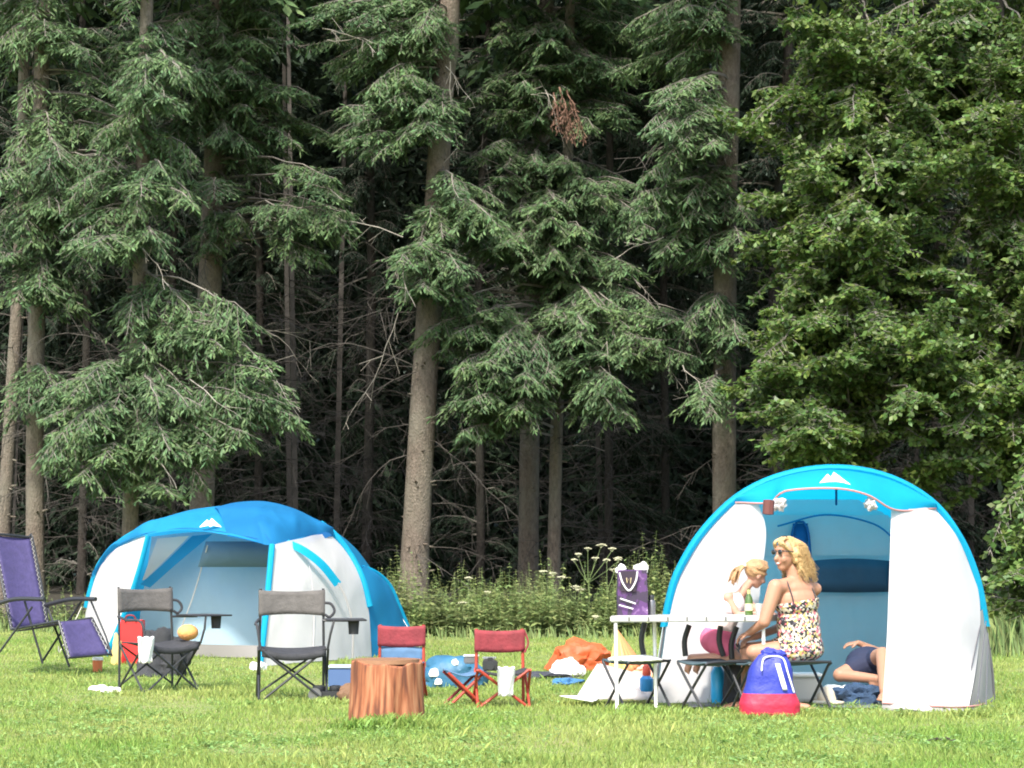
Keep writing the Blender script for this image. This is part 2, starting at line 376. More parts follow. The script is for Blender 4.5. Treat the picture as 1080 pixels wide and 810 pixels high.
def pxmass(trunk_path, masses, d0, leaf=False):
    """boughs whose tips fill elliptical regions; mass = (cx,cy,rx,ry,n, depth offset)"""
    Q = []; Lm = []
    for (cx, cy, rx, ry, n, dd) in masses:
        dd0 = dd; n = int(n * (2.1 if not leaf else 1.1) + .5)
        for k in range(n):
            if not leaf or k % 5 == 0: a = random.random() * 6.283; r_ = math.sqrt(random.random()); ddc = random.uniform(-1.2, .9)
            if leaf: dd = dd0 + ddc
            tip = P(cx + rx * r_ * math.cos(a), cy + ry * r_ * math.sin(a), d0 + dd + random.uniform(-1.1, .9))
            if leaf: tip += Vector((random.gauss(0, .28), random.gauss(0, .3), random.gauss(0, .2)))
            root = at_h(trunk_path, max(.6, tip.z + (random.uniform(-1.8, 1.6) if leaf else random.uniform(-.1, .9))))
            v = tip - root; L = v.length
            # the bough starts no more than 3.4 m from its tip: long ones carry foliage on the outer part only
            t0 = .12 if L < 1.6 else max(.12, 1 - random.uniform(1.0, 1.9) / L)
            if leaf:
                q, l = bough(root, tip, random.uniform(-.3, .6), random.uniform(.3, .6), t0=max(t0, 1 - 1.5 / L), twig=.105, tw=.075, step=.085, sub=.06, droop=random.uniform(0, .9), leaf=True)
            else:
                q, l = bough(root, tip, .25 + .35 * random.random(), random.uniform(.28, .62), t0=t0, droop=random.uniform(.35, 1.2))
            Q.append(q); Lm.append(l)
    return Q, Lm
def topcrown(trunk_path, zlo, zhi, rad, n, leaf=False):
    """the upper crown, above the picture: coarser, it only has to shade"""
    Q = []; Lm = []
    for k in range(n):
        z = zlo + (zhi - zlo) * (k + random.random()) / n; a = random.random() * 6.283
        L = rad * (1.05 - .8 * (z - zlo) / (zhi - zlo)) * random.uniform(.7, 1.1)
        root = at_h(trunk_path, z); tip = root + Vector((math.cos(a) * L, math.sin(a) * L, -.5))
        q, l = bough(root, tip, .4, .9, t0=.15, twig=.34, tw=.15, step=.28, sub=.2, droop=.5, leaf=leaf); Q.append(q); Lm.append(l)
    return Q, Lm
def tree(name, base, pts, r, label, cat, d, masses, group=None, dead=0, deadz=(1, 9), top=20, zt=11.5, leaf=False, tm=None, fm=None, crown_r=3.2, ntop=34, knots=20, seed=1, pale=()):
    e = empty(name, (base.x, base.y, 0), label, cat, group)
    path = [Vector((base.x, base.y, -.15))] + [Vector(p) for p in pts]
    lastp = path[-1]
    if lastp.z < top: path.append(Vector((lastp.x + .1, lastp.y + .3, top)))
    rel = Vector((base.x, base.y, 0)); full = smooth_path(path, 60)
    trunk([p - rel for p in path], r, e, m=tm or m_bark, knots=knots, seed=seed)
    Q, Lm = pxmass(full, masses, d, leaf)
    if ntop: q2, l2 = topcrown(full, zt, top - .3, crown_r, ntop, leaf); Q += q2; Lm += l2
    off = np.array([rel.x, rel.y, 0])
    if Q:
        A = np.concatenate([q.reshape(-1, 3) for q in Q]) - off; B_ = np.concatenate([q.reshape(-1, 3) for q in Lm]) - off
        co = npmesh('crown', np.concatenate([A, B_]), 4, [fm or (m_beech if leaf else m_spruce), m_limb], e)
        co.data.polygons.foreach_set('material_index', np.concatenate([np.zeros(len(A) // 4, np.int32), np.ones(len(B_) // 4, np.int32)]))
    D = []
    for k in range(dead):
        z = random.uniform(*deadz); p = at_h(full, z); a = random.uniform(0, 6.283)
        q = dead_branch(p, (math.cos(a), math.sin(a), random.uniform(-.15, .2)), random.uniform(1., 2.8)).reshape(-1, 3) - off
        if group: D.append(q)
        else: npmesh('dead_branch', q, 4, m_dead, e)
    if D: tag(npmesh('dead_branches', np.concatenate(D), 4, m_dead, e), kind='stuff')
    D = []
    for (x0, y0, x1, y1, dd) in pale:
        a = P(x0, y0, d + dd); b = P(x1, y1, d + dd - .3)
        tag(npmesh('dead_limb', dead_branch(a, b - a, (b - a).length, n=4, r=.012).reshape(-1, 3) - off, 4, m_dead_pale, e), 'bare pale dead limb')
    return e
def PP(d, *pts): return [P(x, y, d) for x, y in pts]

tree('spruce_tree', P(2, 640, 38), PP(38, (4, 560), (12, 420), (20, 280), (28, 0)), (.13, .08), 'slim leaning spruce at the left edge of the wood behind the purple lounger', 'tree', 38,
     [(20, 60, 40, 60, 5, .5)], dead=10, seed=2)
tree('spruce_tree', P(37, 655, 36), PP(36, (37, 560), (37, 420), (40, 280), (46, 0)), (.165, .10), 'spruce with a pale sunlit bare trunk right behind the purple lounger', 'tree', 36,
     [(70, 200, 90, 60, 14, -1.2), (30, 260, 60, 60, 8, -1), (60, 300, 50, 30, 5, -1), (50, 430, 40, 25, 4, -.5), (100, 130, 90, 50, 9, -.6), (50, 40, 60, 40, 6, -.9)], dead=12, seed=3, pale=[(60, 150, 105, 95, 0)])
tree('spruce_tree', P(136, 655, 34.5), PP(34.5, (137, 560), (142, 420), (148, 280), (155, 0)), (.14, .08), 'thin trunked spruce with bright drooping boughs just behind the left tent', 'tree', 34.5,
     [(140, 480, 110, 50, 22, -1.2), (120, 420, 90, 40, 10, -.6), (230, 400, 70, 60, 10, -.8), (300, 432, 45, 20, 7, -1), (215, 450, 60, 35, 9, -1), (215, 350, 70, 25, 6, -.8), (60, 440, 40, 25, 5, -1), (180, 350, 60, 30, 6, -.5), (130, 230, 80, 50, 12, -.8), (150, 160, 70, 50, 8, -.3), (150, 70, 50, 60, 9, -.8)], dead=14, seed=4,
     pale=[(150, 262, 190, 300, -1), (280, 385, 318, 425, -1), (200, 400, 240, 460, -1.5), (160, 480, 190, 520, -1.5)])
tree('spruce_tree', P(210, 655, 38), PP(38, (212, 560), (217, 400), (222, 280), (233, 0)), (.235, .17), 'tall thick spruce trunk rising above the peak of the left tent', 'tree', 38,
     [(190, 60, 100, 40, 12, -1.5), (270, 40, 60, 40, 8, -1), (250, 110, 60, 40, 7, -1.2), (300, 140, 60, 50, 8, -.8), (345, 225, 30, 45, 6, -1.8), (240, 235, 35, 30, 4, -1.4), (180, 130, 70, 30, 6, -1)], dead=26, seed=5,
     pale=[(240, 95, 315, 110, -1), (245, 110, 290, 118, -1), (240, 40, 300, 15, -1), (330, 175, 310, 260, -1.4), (240, 330, 345, 342, -.5), (240, 350, 355, 340, -.5)])
tree('spruce_tree', P(436, 668, 36.5), PP(36.5, (437, 600), (448, 400), (459, 230), (468, 80), (474, 0)), (.25, .14), 'thickest knotty spruce trunk standing right of the left tent', 'tree', 36.5,
     [(400, 55, 60, 40, 10, -.8), (430, 110, 60, 35, 8, -.6), (380, 130, 50, 50, 7, -.3), (455, 290, 45, 35, 10, -1.3), (500, 230, 50, 30, 7, -1.2), (350, 40, 50, 40, 6, -.3)], dead=30, knots=70, seed=6,
     pale=[(470, 70, 500, 110, -.8), (475, 65, 490, 160, -1), (420, 330, 385, 455, -1), (430, 270, 405, 330, -1.6), (425, 250, 330, 235, -.6), (340, 30, 405, 38, -1), (345, 42, 395, 60, -1)])
tree('spruce_tree', P(557, 665, 40), PP(40, (557, 600), (560, 400), (568, 200), (575, 0)), (.20, .14), 'dark spruce trunk behind the white flowered weeds, left of its thin neighbour', 'tree', 38.5,
     [(570, 235, 110, 40, 18, -1.5), (640, 220, 70, 35, 10, -1.5), (600, 290, 80, 40, 10, -1.2), (560, 170, 80, 35, 8, -.6), (580, 50, 70, 50, 16, -.8), (620, 100, 60, 45, 9, -.6), (530, 115, 50, 40, 8, -.2), (660, 40, 50, 50, 8, -.3)], dead=30, seed=7,
     pale=[(560, 100, 606, 92, -1.9), (575, 95, 605, 150, -1.6), (585, 345, 670, 340, -2), (480, 370, 550, 340, -1.4), (545, 370, 560, 430, -1.4), (440, 340, 560, 320, -.8)])
tree('spruce_tree', P(583, 663, 38.5), PP(38.5, (584, 600), (587, 450), (592, 340), (600, 100)), (.125, .07), 'thinnest straight spruce trunk beside the dark one behind the weeds', 'tree', 37.5,
     [(650, 340, 70, 28, 12, -1.6), (690, 370, 60, 20, 8, -1.4), (720, 350, 40, 20, 5, -1.3), (520, 400, 50, 40, 12, -1.6), (495, 440, 30, 25, 5, -1.6), (650, 420, 18, 30, 5, -2), (600, 380, 50, 20, 7, -1), (480, 350, 50, 30, 7, -1.2)], dead=26, seed=8,
     pale=[(640, 360, 655, 440, -2), (700, 385, 735, 420, -1.5), (665, 290, 700, 330, -1)])
tree('spruce_tree', P(763, 655, 36), PP(36, (764, 560), (764, 400), (766, 200), (770, 0)), (.21, .17), 'straight spruce trunk just left of the broadleaf tree behind the right tent', 'tree', 36,
     [(715, 130, 40, 40, 11, -1.7), (700, 210, 45, 30, 8, -1), (725, 250, 40, 30, 6, -.8), (690, 60, 50, 50, 7, 0), (730, 20, 40, 30, 5, -.6), (745, 350, 40, 30, 5, -1), (745, 430, 16, 14, 3, -1.4), (775, 235, 25, 25, 3, -1.4)], dead=26, seed=9,
     pale=[(720, 385, 735, 425, -1.6), (745, 85, 790, 88, 0), (700, 250, 650, 270, -1)])
# broadleaf trees
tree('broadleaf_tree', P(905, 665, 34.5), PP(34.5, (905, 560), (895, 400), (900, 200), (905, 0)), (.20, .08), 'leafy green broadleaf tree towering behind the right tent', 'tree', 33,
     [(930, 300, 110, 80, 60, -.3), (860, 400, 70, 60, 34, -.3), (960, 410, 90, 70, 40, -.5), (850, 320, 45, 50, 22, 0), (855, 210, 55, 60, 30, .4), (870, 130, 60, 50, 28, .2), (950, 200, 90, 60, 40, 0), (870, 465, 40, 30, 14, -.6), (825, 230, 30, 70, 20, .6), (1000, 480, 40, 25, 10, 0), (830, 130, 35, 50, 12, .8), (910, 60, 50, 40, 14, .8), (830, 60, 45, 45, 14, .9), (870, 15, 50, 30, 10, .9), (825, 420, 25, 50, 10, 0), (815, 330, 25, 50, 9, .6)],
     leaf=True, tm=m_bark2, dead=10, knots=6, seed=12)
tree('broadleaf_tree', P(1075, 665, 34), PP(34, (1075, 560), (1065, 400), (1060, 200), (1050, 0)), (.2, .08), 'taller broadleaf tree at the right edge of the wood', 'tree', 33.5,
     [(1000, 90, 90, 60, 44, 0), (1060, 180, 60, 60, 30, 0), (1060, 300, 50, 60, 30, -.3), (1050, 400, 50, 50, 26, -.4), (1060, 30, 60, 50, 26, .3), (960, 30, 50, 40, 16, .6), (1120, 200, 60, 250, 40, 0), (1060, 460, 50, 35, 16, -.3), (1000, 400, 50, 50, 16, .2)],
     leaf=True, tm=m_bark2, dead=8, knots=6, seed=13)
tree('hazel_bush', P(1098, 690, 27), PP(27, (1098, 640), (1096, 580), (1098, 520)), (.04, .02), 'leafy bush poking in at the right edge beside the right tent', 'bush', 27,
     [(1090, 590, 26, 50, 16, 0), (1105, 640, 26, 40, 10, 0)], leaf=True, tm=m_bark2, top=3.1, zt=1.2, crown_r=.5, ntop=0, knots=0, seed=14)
rb = [o for o in COL.objects if o.name.startswith('spruce_tree') and 'dark spruce trunk behind' in o.get('label', '')][0]
for (x0, y0, x1, y1) in ((590, 92, 604, 148), (598, 95, 616, 150), (584, 98, 590, 138)):
    a = np.array(P(x0, y0, 36.6)); b = np.array(P(x1, y1, 36.2)); q, l = bough(a, b, .15, .2, t0=.2, twig=.10, tw=.02, droop=1.4)
    o = npmesh('withered_spray', np.concatenate([q.reshape(-1, 3), l.reshape(-1, 3)]) - np.array([rb.location.x, rb.location.y, 0]), 4, m_rust, rb); o['label'] = 'withered spray of rust brown needles'
# second row of trunks, with boughs darkened in colour to stand for shade
second = [(-60, 43, .17), (85, 45, .10), (180, 46, .09), (270, 48, .10), (385, 47, .12), (505, 47, .1), (640, 46, .1), (700, 48, .1), (820, 43, .13), (985, 45, .12), (1130, 42, .16)]
sec_lab = {0: 'spruce further back beyond the left edge'}
for i, (px, d, r_) in enumerate(second):
    b = P(px, 650, d)
    ms = []
    for yy in (20, 90, 150, 210, 270):
        ms.append((px + random.uniform(-40, 40), yy, 75, 38, 5, 0))
    for yy in (330, 400, 470, 540, 600):
        ms.append((px + random.uniform(-40, 40), yy, 85, 35, 3, 1.0))
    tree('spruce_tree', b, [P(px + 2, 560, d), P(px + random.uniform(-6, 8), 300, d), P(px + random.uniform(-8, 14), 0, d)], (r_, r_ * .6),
         'shaded spruce of the second row, deeper in the dark wood', 'tree', d, ms, group='spruces deeper in the wood', dead=38, deadz=(.4, 9), tm=m_bark2, fm=m_spruce_shade, seed=20 + i, ntop=26, zt=12, knots=8)
# far wood: one dense mass, closed overhead by a leaf layer added to keep it dark
def cloud(n, xr, yr, zr, s0, s1):
    x = xr[0] + NR.rand(n) * (xr[1] - xr[0]); y = yr[0] + NR.rand(n) * (yr[1] - yr[0]); z = zr[0] + NR.rand(n) * (zr[1] - zr[0])
    c = np.stack([x, y, z], 1); td = nrm(NR.randn(n, 3) + [0, -.3, -.3]); nv = nrm(NR.randn(n, 3) * .8 + [0, -.4, .8]); wv = nrm(np.cross(td, nv))
    L_ = (s0 + (s1 - s0) * NR.rand(n))[:, None]; q = np.zeros((n, 4, 3)); q[:, 0] = c; q[:, 1] = c + td * L_ * .5 + wv * L_ * .14; q[:, 2] = c + td * L_; q[:, 3] = c + td * L_ * .5 - wv * L_ * .14
    return q
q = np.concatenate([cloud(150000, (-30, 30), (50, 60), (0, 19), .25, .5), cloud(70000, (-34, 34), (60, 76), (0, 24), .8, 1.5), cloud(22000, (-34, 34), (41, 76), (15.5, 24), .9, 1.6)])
tag(npmesh('far_wood_foliage', q.reshape(-1, 3), 4, m_spruce_shade), 'foliage of the deep wood, coloured dark for its shade', kind='stuff')
pr = []
for k in range(24):
    x0 = random.uniform(-20, 20); y0 = random.uniform(44, 52); r_ = random.uniform(.03, .09); l = random.uniform(-.5, .5)
    pr.append(prisms([(x0, y0, 0)], [(x0 + l, y0, 16)], r_, r_ * .5))
    for j in range(40):
        a = random.uniform(0, 6.28); pr.append(dead_branch((x0 + random.uniform(-1, 1), y0 - random.uniform(0, 3), random.uniform(.2, 7)), (math.cos(a), math.sin(a) * .5, random.uniform(-.2, .1)), random.uniform(1, 2.8), n=12, r=.013))
tag(npmesh('far_wood_trunks', np.concatenate([p_.reshape(-1, 3) for p_ in pr]), 4, m_dead), 'thin trunks and dead twigs deep in the wood', kind='stuff')
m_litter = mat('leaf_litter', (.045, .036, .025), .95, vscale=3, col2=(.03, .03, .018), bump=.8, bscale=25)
xs = np.linspace(-60, 60, 60); ys = np.linspace(34.2, 80, 24); nx = len(xs)
V = np.array([(x, y + (.5 * mnoise(Vector((x * .4, 0, 3))) if j == 0 else 0), gz(x, y) + .03 + .05 * mnoise(Vector((x, y, 1)))) for j, y in enumerate(ys) for x in xs])
Fq = np.array([(j * nx + i, j * nx + i + 1, (j + 1) * nx + i + 1, (j + 1) * nx + i) for j in range(len(ys) - 1) for i in range(nx - 1)])
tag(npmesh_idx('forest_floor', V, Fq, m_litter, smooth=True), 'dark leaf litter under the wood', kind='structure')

m_sky_block = mat('sky_block_green', (.035, .05, .03), .95, vscale=.6, col2=(.02, .03, .02), bump=1, bscale=4)  # slope added to block the low sky behind the wood
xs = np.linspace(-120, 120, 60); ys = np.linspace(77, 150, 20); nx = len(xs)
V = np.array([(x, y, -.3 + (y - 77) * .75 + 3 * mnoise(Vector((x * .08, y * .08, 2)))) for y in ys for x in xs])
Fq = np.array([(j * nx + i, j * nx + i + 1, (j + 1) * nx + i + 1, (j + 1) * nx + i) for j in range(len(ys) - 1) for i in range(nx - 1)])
tag(npmesh_idx('sky_block_slope', V, Fq, m_sky_block, smooth=True), 'added dark slope blocking the sky behind the trees', kind='structure')
# ------------------------------------------------------------------ undergrowth at the edge of the wood
m_weed = mat('nettle_leaf', (.18, .26, .08), .55, island=.35, hue=.03, transl=.3, vscale=1.2, col2=(.25, .29, .12))
m_straw = mat('dry_grass', (.20, .27, .09), .7, island=.4, hue=.03, transl=.2, vscale=1, col2=(.15, .21, .07))
def weeds(n, xr, yr, hr, lw=.07):
    out = []
    for k in range(n):
        x = random.uniform(*xr); y = random.uniform(*yr); h = random.uniform(*hr) * (.62 + .95 * mnoise(Vector((x * 1.3, y * 1.5, 9)))) * (1.35 if random.random() < .03 else 1); z0 = gz(x, y)
        le = Vector((random.gauss(0, .12), random.gauss(0, .12), 1)) * h
        m = int(6 + h * 16); t = np.repeat((np.arange(m) + .5) / m, 2); a = np.arange(2 * m) * 1.57 + NR.rand(2 * m)
        pos = np.array([x, y, z0]) + np.outer(t, np.array(le)); L = lw * (1.3 - .9 * t) * (.8 + .5 * NR.rand(2 * m))
        td = nrm(np.stack([np.cos(a), np.sin(a), .2 - .7 * NR.rand(2 * m)], 1)); sv = nrm(np.cross(td, [[0, 0, 1.]]))
        q = np.zeros((2 * m, 4, 3)); q[:, 0] = pos; q[:, 2] = pos + td * L[:, None]; q[:, 1] = pos + td * L[:, None] * .4 + sv * L[:, None] * .28; q[:, 3] = pos + td * L[:, None] * .4 - sv * L[:, None] * .28
        out.append(q); out.append(prisms([(x, y, z0)], [(x + le.x, y + le.y, z0 + le.z)], .004, .002))
    return np.concatenate(out)
W_ = [weeds(1700, (-2.8, 3.4), (31.0, 35.4), (.45, 1.2), .13), weeds(500, (3.2, 10), (32.5, 35.5), (.5, 1.0), .12), weeds(500, (-11, -2.6), (33.8, 36), (.3, .9), .11), weeds(300, (6.6, 8.6), (26, 31), (.4, .9), .10)]
tag(npmesh('undergrowth', np.concatenate(W_).reshape(-1, 3), 4, m_weed), 'nettles and green weeds along the edge of the wood', kind='stuff')
def tallgrass(n, xr, yr, hr):
    x = xr[0] + NR.rand(n) * (xr[1] - xr[0]); y = yr[0] + NR.rand(n) * (yr[1] - yr[0]); h = hr[0] + (hr[1] - hr[0]) * NR.rand(n)
    z = gzv(x, y); a = NR.rand(n) * 6.28; l = h * .45 * NR.rand(n); w_ = .007
    B = np.stack([x, y, z], 1); q = np.zeros((n, 4, 3)); wv = np.stack([np.ones(n) * w_, np.zeros(n), np.zeros(n)], 1); lv = np.stack([np.cos(a) * l, np.sin(a) * l, h], 1)
    q[:, 0] = B - wv; q[:, 1] = B + wv; q[:, 2] = B + lv * [.4, .4, .65] + wv * .8; q[:, 3] = B + lv
    return q
T_ = [tallgrass(1500, (-3, 4), (30.0, 32.0), (.04, .22)), tallgrass(2200, (-12, -2), (32, 35.2), (.05, .3)), tallgrass(2600, (5.5, 9), (24.5, 31), (.08, .5)), tallgrass(1200, (3, 7), (31, 33), (.08, .4))]
tag(npmesh('tall_grass', np.concatenate(T_).reshape(-1, 3), 4, m_straw), 'tall seeding grass along the edge of the wood', kind='stuff')
# umbellifers
m_stem = mat('plant_stem', (.16, .22, .08), .7)
m_umbel = mat('cream_umbel', (.50, .49, .33), .8, island=.12)
umb = [(620, 580, 33, 'tall wild parsnip with flat cream heads left of the purple bottle bag', [(0, 0), (14, -4), (-10, 6), (26, 0), (-14, 12), (8, 10), (32, 12)]),
       (640, 592, 32.2, 'cream flowered hogweed just beside the purple bottle bag', [(0, 0), (8, 10), (12, -2)]),
       (583, 606, 32.5, 'hogweed with three creamy heads in front of the thinnest spruce', [(0, 0), (10, 4), (-10, -2)]),
       (607, 620, 32, 'low hogweed with a yellowish head between the weeds', [(0, 0), (5, 3)]),
       (494, 611, 32.6, 'hogweed with one white head left of the dark spruce trunk', [(0, 0)]),
       (514, 626, 32.2, 'hogweed with a round white head right of its neighbour, low in the weeds', [(0, 0)]),
       (488, 637, 31.9, 'short hogweed with a white head lowest of the group', [(0, 0)]),
       (628, 652, 31.2, 'small white flowered plant low beside the white table', [(0, 0)])]
for (px, py, d, lab, heads) in umb:
    base = P(px, py, d); base.z = 0; e = empty('hogweed', base, lab, 'plant', 'white flowering hogweeds along the wood edge')
    bm = nbm(); top0 = P(px, py + 18, d) - base; top0.z = max(.15, top0.z)
    add_tube(bm, [(0, 0, 0), tuple(top0 * .5 + Vector((.02, 0, 0))), tuple(top0)], [.010, .008, .006], 6)
    for (dx, dy) in heads:
        hp = P(px + dx, py + dy, d + random.uniform(-.15, .15)) - base
        add_tube(bm, [tuple(top0 * .75), tuple((top0 * .75).lerp(hp, .6) + Vector((0, 0, -.02))), tuple(hp)], [.006, .005, .004], 5)
    done('stem', bm, m_stem, e)
    for (dx, dy) in heads:
        hp = P(px + dx, py + dy, d) - base; bm = nbm(); rad = random.uniform(.055, .085) * (1 if len(heads) > 1 else .95)
        for k in range(34):
            a = random.random() * 6.28; r_ = rad * math.sqrt(random.random()); c = hp + Vector((math.cos(a) * r_, math.sin(a) * r_, .035 - r_ * .25 + random.uniform(-.008, .008)))
            bmesh.ops.create_icosphere(bm, subdivisions=1, radius=random.uniform(.011, .018), matrix=Matrix.Translation(c) @ Matrix.Diagonal((1, 1, .5, 1)))
            if k % 3 == 0: add_tube(bm, [tuple(hp - Vector((0, 0, .03))), tuple(c)], .002, 3)
        done('flower_head', bm, m_umbel, e)
# ------------------------------------------------------------------ tents
def fabric(name, col, tr=.3, rough=.65, var=.06, bump=.25, bs=9):
    m = mat(name, col, rough, var=var, vscale=3, transl=tr, bump=bump, bscale=bs, spec=.3)
    # creases: long soft folds of the taut cloth
    nt = m.node_tree; N = nt.nodes; L = nt.links; bn = [n for n in N if n.type == 'BUMP'][0]; tc = [n for n in N if n.type == 'TEX_COORD'][0]
    mp = N.new('ShaderNodeMapping'); mp.inputs['Rotation'].default_value = (.2, .5, .1); mp.inputs['Scale'].default_value = (5, 1.2, 1.6); L.new(tc.outputs['Object'], mp.inputs[0])
    nz = N.new('ShaderNodeTexNoise'); nz.noise_type = 'RIDGED_MULTIFRACTAL'; nz.inputs['Scale'].default_value = .9; nz.inputs['Detail'].default_value = 2; L.new(mp.outputs[0], nz.inputs['Vector'])
    b2 = N.new('ShaderNodeBump'); b2.inputs['Strength'].default_value = .55; b2.inputs['Distance'].default_value = .05; L.new(nz.outputs[0], b2.inputs['Height']); L.new(bn.outputs[0], b2.inputs['Normal']); L.new(b2.outputs[0], N['Principled BSDF'].inputs['Normal'])
    for n in N:
        if n.type == 'BSDF_TRANSLUCENT': L.new(b2.outputs[0], n.inputs['Normal'])
    return m
m_white = fabric('white_tent_fabric', (.72, .69, .68), .4)
m_blue = fabric('blue_tent_fabric', (.025, .33, .60), .5)
m_cyan = fabric('bright_blue_tent_fabric', (.01, .46, .70), .5)
m_navyblue = fabric('dark_blue_tent_fabric', (.02, .15, .38), .25)
m_inner = fabric('inner_tent_fabric', (.62, .74, .76), .4)
m_inner2 = fabric('pale_inner_fabric', (.72, .74, .74), .4)
m_mesh = fabric('dark_mesh_window', (.05, .11, .17), .1, var=.3)
m_greyskirt = fabric('grey_skirt', (.36, .35, .34), .2)
m_pink = mat('red_piping', (.50, .24, .22), .6)
m_rod = mat('fibreglass_rod', (.10, .10, .11), .4)
m_pole = mat('tent_pole_grey', (.35, .34, .34), .5)
m_guy = mat('guy_line', (.75, .72, .62), .7)

def pc(pts, n=24): return smooth_path([P(*p) for p in pts], n)
def resam(c, n):
    out = []
    for i in range(n):
        t = i / (n - 1) * (len(c) - 1); j = min(int(t), len(c) - 2); out.append(c[j].lerp(c[j + 1], t - j))
    return out
def patch(name, c1, c2, m, parent, off, k=12, bulge=(0, 0, 0), sag=None, wr=0):
    """lofted fabric between two curves (lists of points of one length), bulging between them"""
    if k > 5: k = 34; c1 = resam(c1, 64); c2 = resam(c2, 64)
    n = len(c1); bv = Vector(bulge); rows = []
    for j in range(k + 1):
        v = j / k; s = math.sin(math.pi * v)
        row = []
        for i in range(n):
            p = c1[i].lerp(c2[i], v) + bv * s
            if wr: p = p + Vector((0, -1, .3)) * (wr * (mnoise(p * 2.3) + .45 * (.35 - abs(mnoise(Vector((p.x * 4.5 + p.z * 2.5, p.y, p.z * .9 - p.x * .4)))))  ) * (.15 + s))
            row.append(p - off)
        rows.append(row)
    bm = nbm(); add_grid(bm, rows)
    return done(name, bm, m, parent)
def tubepx(name, pts, r, m, parent, off, n=24, segs=8):
    bm = nbm(); add_tube(bm, [p - off for p in smooth_path(pts, n)], r, segs); return done(name, bm, m, parent)
def emblem(c, w, parent, off, tilt):
    """small white two peaked mountain emblem"""
    bm = nbm(); pts = [(-.5, 0), (-.18, .42), (-.08, .30), (.02, .5), (.5, 0), (.1, .1), (0, .02), (-.1, .1)]
    R_ = Matrix.Rotation(tilt, 3, 'X')
    f = [bm.verts.new(c - off + R_ @ Vector((x * w, 0, y * w * .9))) for x, y in pts]; b = [bm.verts.new(v.co + R_ @ Vector((0, .006, 0))) for v in f]
    bm.faces.new(f); bm.faces.new(b[::-1])
    for i in range(len(f)): bm.faces.new((f[i], b[i], b[(i + 1) % len(f)], f[(i + 1) % len(f)]))
    return tag(done('emblem', bm, mat('emblem_white', (.85, .85, .85), .5), parent, smooth=False), None)

# ---- right tent
RT = G(870, 740); RT.y = 17.2
off = RT
rt = empty('family_tent', RT, 'white and bright blue tent with open door on the right, behind the seated woman', 'tent')
arch = [(690, 741, 17.2), (696, 690, 17.2), (708, 624, 17.2), (722, 590, 17.2), (745, 556, 17.2), (780, 523, 17.2), (825, 502, 17.2), (880, 494, 17.2), (935, 503, 17.2), (982, 529, 17.2), (1012, 567, 17.2), (1030, 610, 17.2), (1038, 650, 17.2), (1046, 700, 17.2), (1049, 741, 17.2)]
A_ = pc(arch, 61)
# fly: the tunnel behind the arch
back = [Vector((off.x + .05 + (p.x - off.x) * .86, 20.3, max(0, p.z * .82))) for p in A_]
patch('fly_roof', A_[8:53], back[8:53], m_cyan, rt, off, bulge=(0, 0, .06))
patch('fly_side', A_[:9], back[:9], m_white, rt, off); patch('fly_side', A_[52:], back[52:], m_greyskirt, rt, off, bulge=(.05, 0, 0))
cb = [Vector((off.x + .05, 20.9, p.z * .3)) for p in back]
patch('rear_wall', back, cb, m_blue, rt, off)
bm = nbm()
pl = A_[7:54]
for t_ in (0,):
    rows = []
    for j in range(9):
        a = j / 8 * 2 * math.pi; row = []
        for i, p in enumerate(pl):
            c = Vector((off.x, p.y, .7)); nr_ = (p - c); nr_.y = 0; nr_.normalize()
            row.append(p + nr_ * .034 * math.cos(a) + Vector((0, 1, 0)) * .055 * math.sin(a) - off)
        rows.append(row)
    add_grid(bm, rows)
done('pole_sleeve', bm, m_cyan, rt)
tubepx('arch_pole', [A_[0], A_[3], A_[7]], .009, m_rod, rt, off); tubepx('arch_pole', [A_[53], A_[57], A_[60]], .009, m_rod, rt, off)
# visor band over the door
up = pc([(776, 527, 17.2), (800, 511, 17.2), (840, 499, 17.2), (880, 495, 17.2), (930, 502, 17.2), (965, 517, 17.2), (987, 534, 17.2)], 30)
lo = pc([(776, 530, 17.15), (812, 530, 16.85), (828, 518, 16.7), (880, 515, 16.6), (915, 522, 16.65), (945, 538, 16.8), (987, 536, 17.15)], 30)
patch('visor', up, lo, m_cyan, rt, off, bulge=(0, -.06, .03))
tubepx('piping', lo, .008, m_pink, rt, off, 40, 6)
emblem(P(880, 511, 16.68), .26, rt, off, -.5)
# front panels
lin = pc([(800, 532, 17.0), (808, 560, 17.0), (803, 610, 17.0), (796, 680, 17.0), (792, 741, 17.0)], 24)
lout = pc([(776, 528, 17.2), (745, 557, 17.2), (722, 592, 17.2), (709, 625, 17.18), (699, 690, 17.15), (692, 741, 17.1)], 24)
patch('front_panel', lout, lin, m_white, rt, off, bulge=(0, -.03, 0), wr=.03)
rin = pc([(940, 536, 16.85), (938, 600, 16.65), (935, 680, 16.4), (930, 747, 16.32)], 24)
rout = pc([(987, 534, 17.2), (1012, 568, 17.2), (1029, 612, 17.18), (1034, 650, 17.05), (1030, 700, 16.8), (1021, 751, 16.2)], 24)
patch('front_panel', rin, rout, m_white, rt, off, bulge=(0, -.12, 0), wr=.085)
sk = pc([(1038, 640, 17.2), (1044, 690, 17.2), (1048, 742, 17.2)], 24)
patch('side_skirt', pc([(1034, 645, 17.1), (1031, 700, 16.8), (1022, 749, 16.3)], 24), sk, m_greyskirt, rt, off)
for xs_ in ((1016, 746, 1034, 660), (1030, 748, 1040, 655), (1040, 746, 1042, 668)):
    tubepx('guy_strap', [P(xs_[0], xs_[1], 16.4), P(xs_[2], xs_[3], 17.0)], .005, m_rod, rt, off, 4, 5)
bm = nbm(); b0 = pc([(930, 741, 16.30), (975, 744, 16.22), (1020, 745, 16.18), (1044, 741, 17.1)], 20); b1 = [Vector((p.x, p.y - .05, .01)) for p in b0]
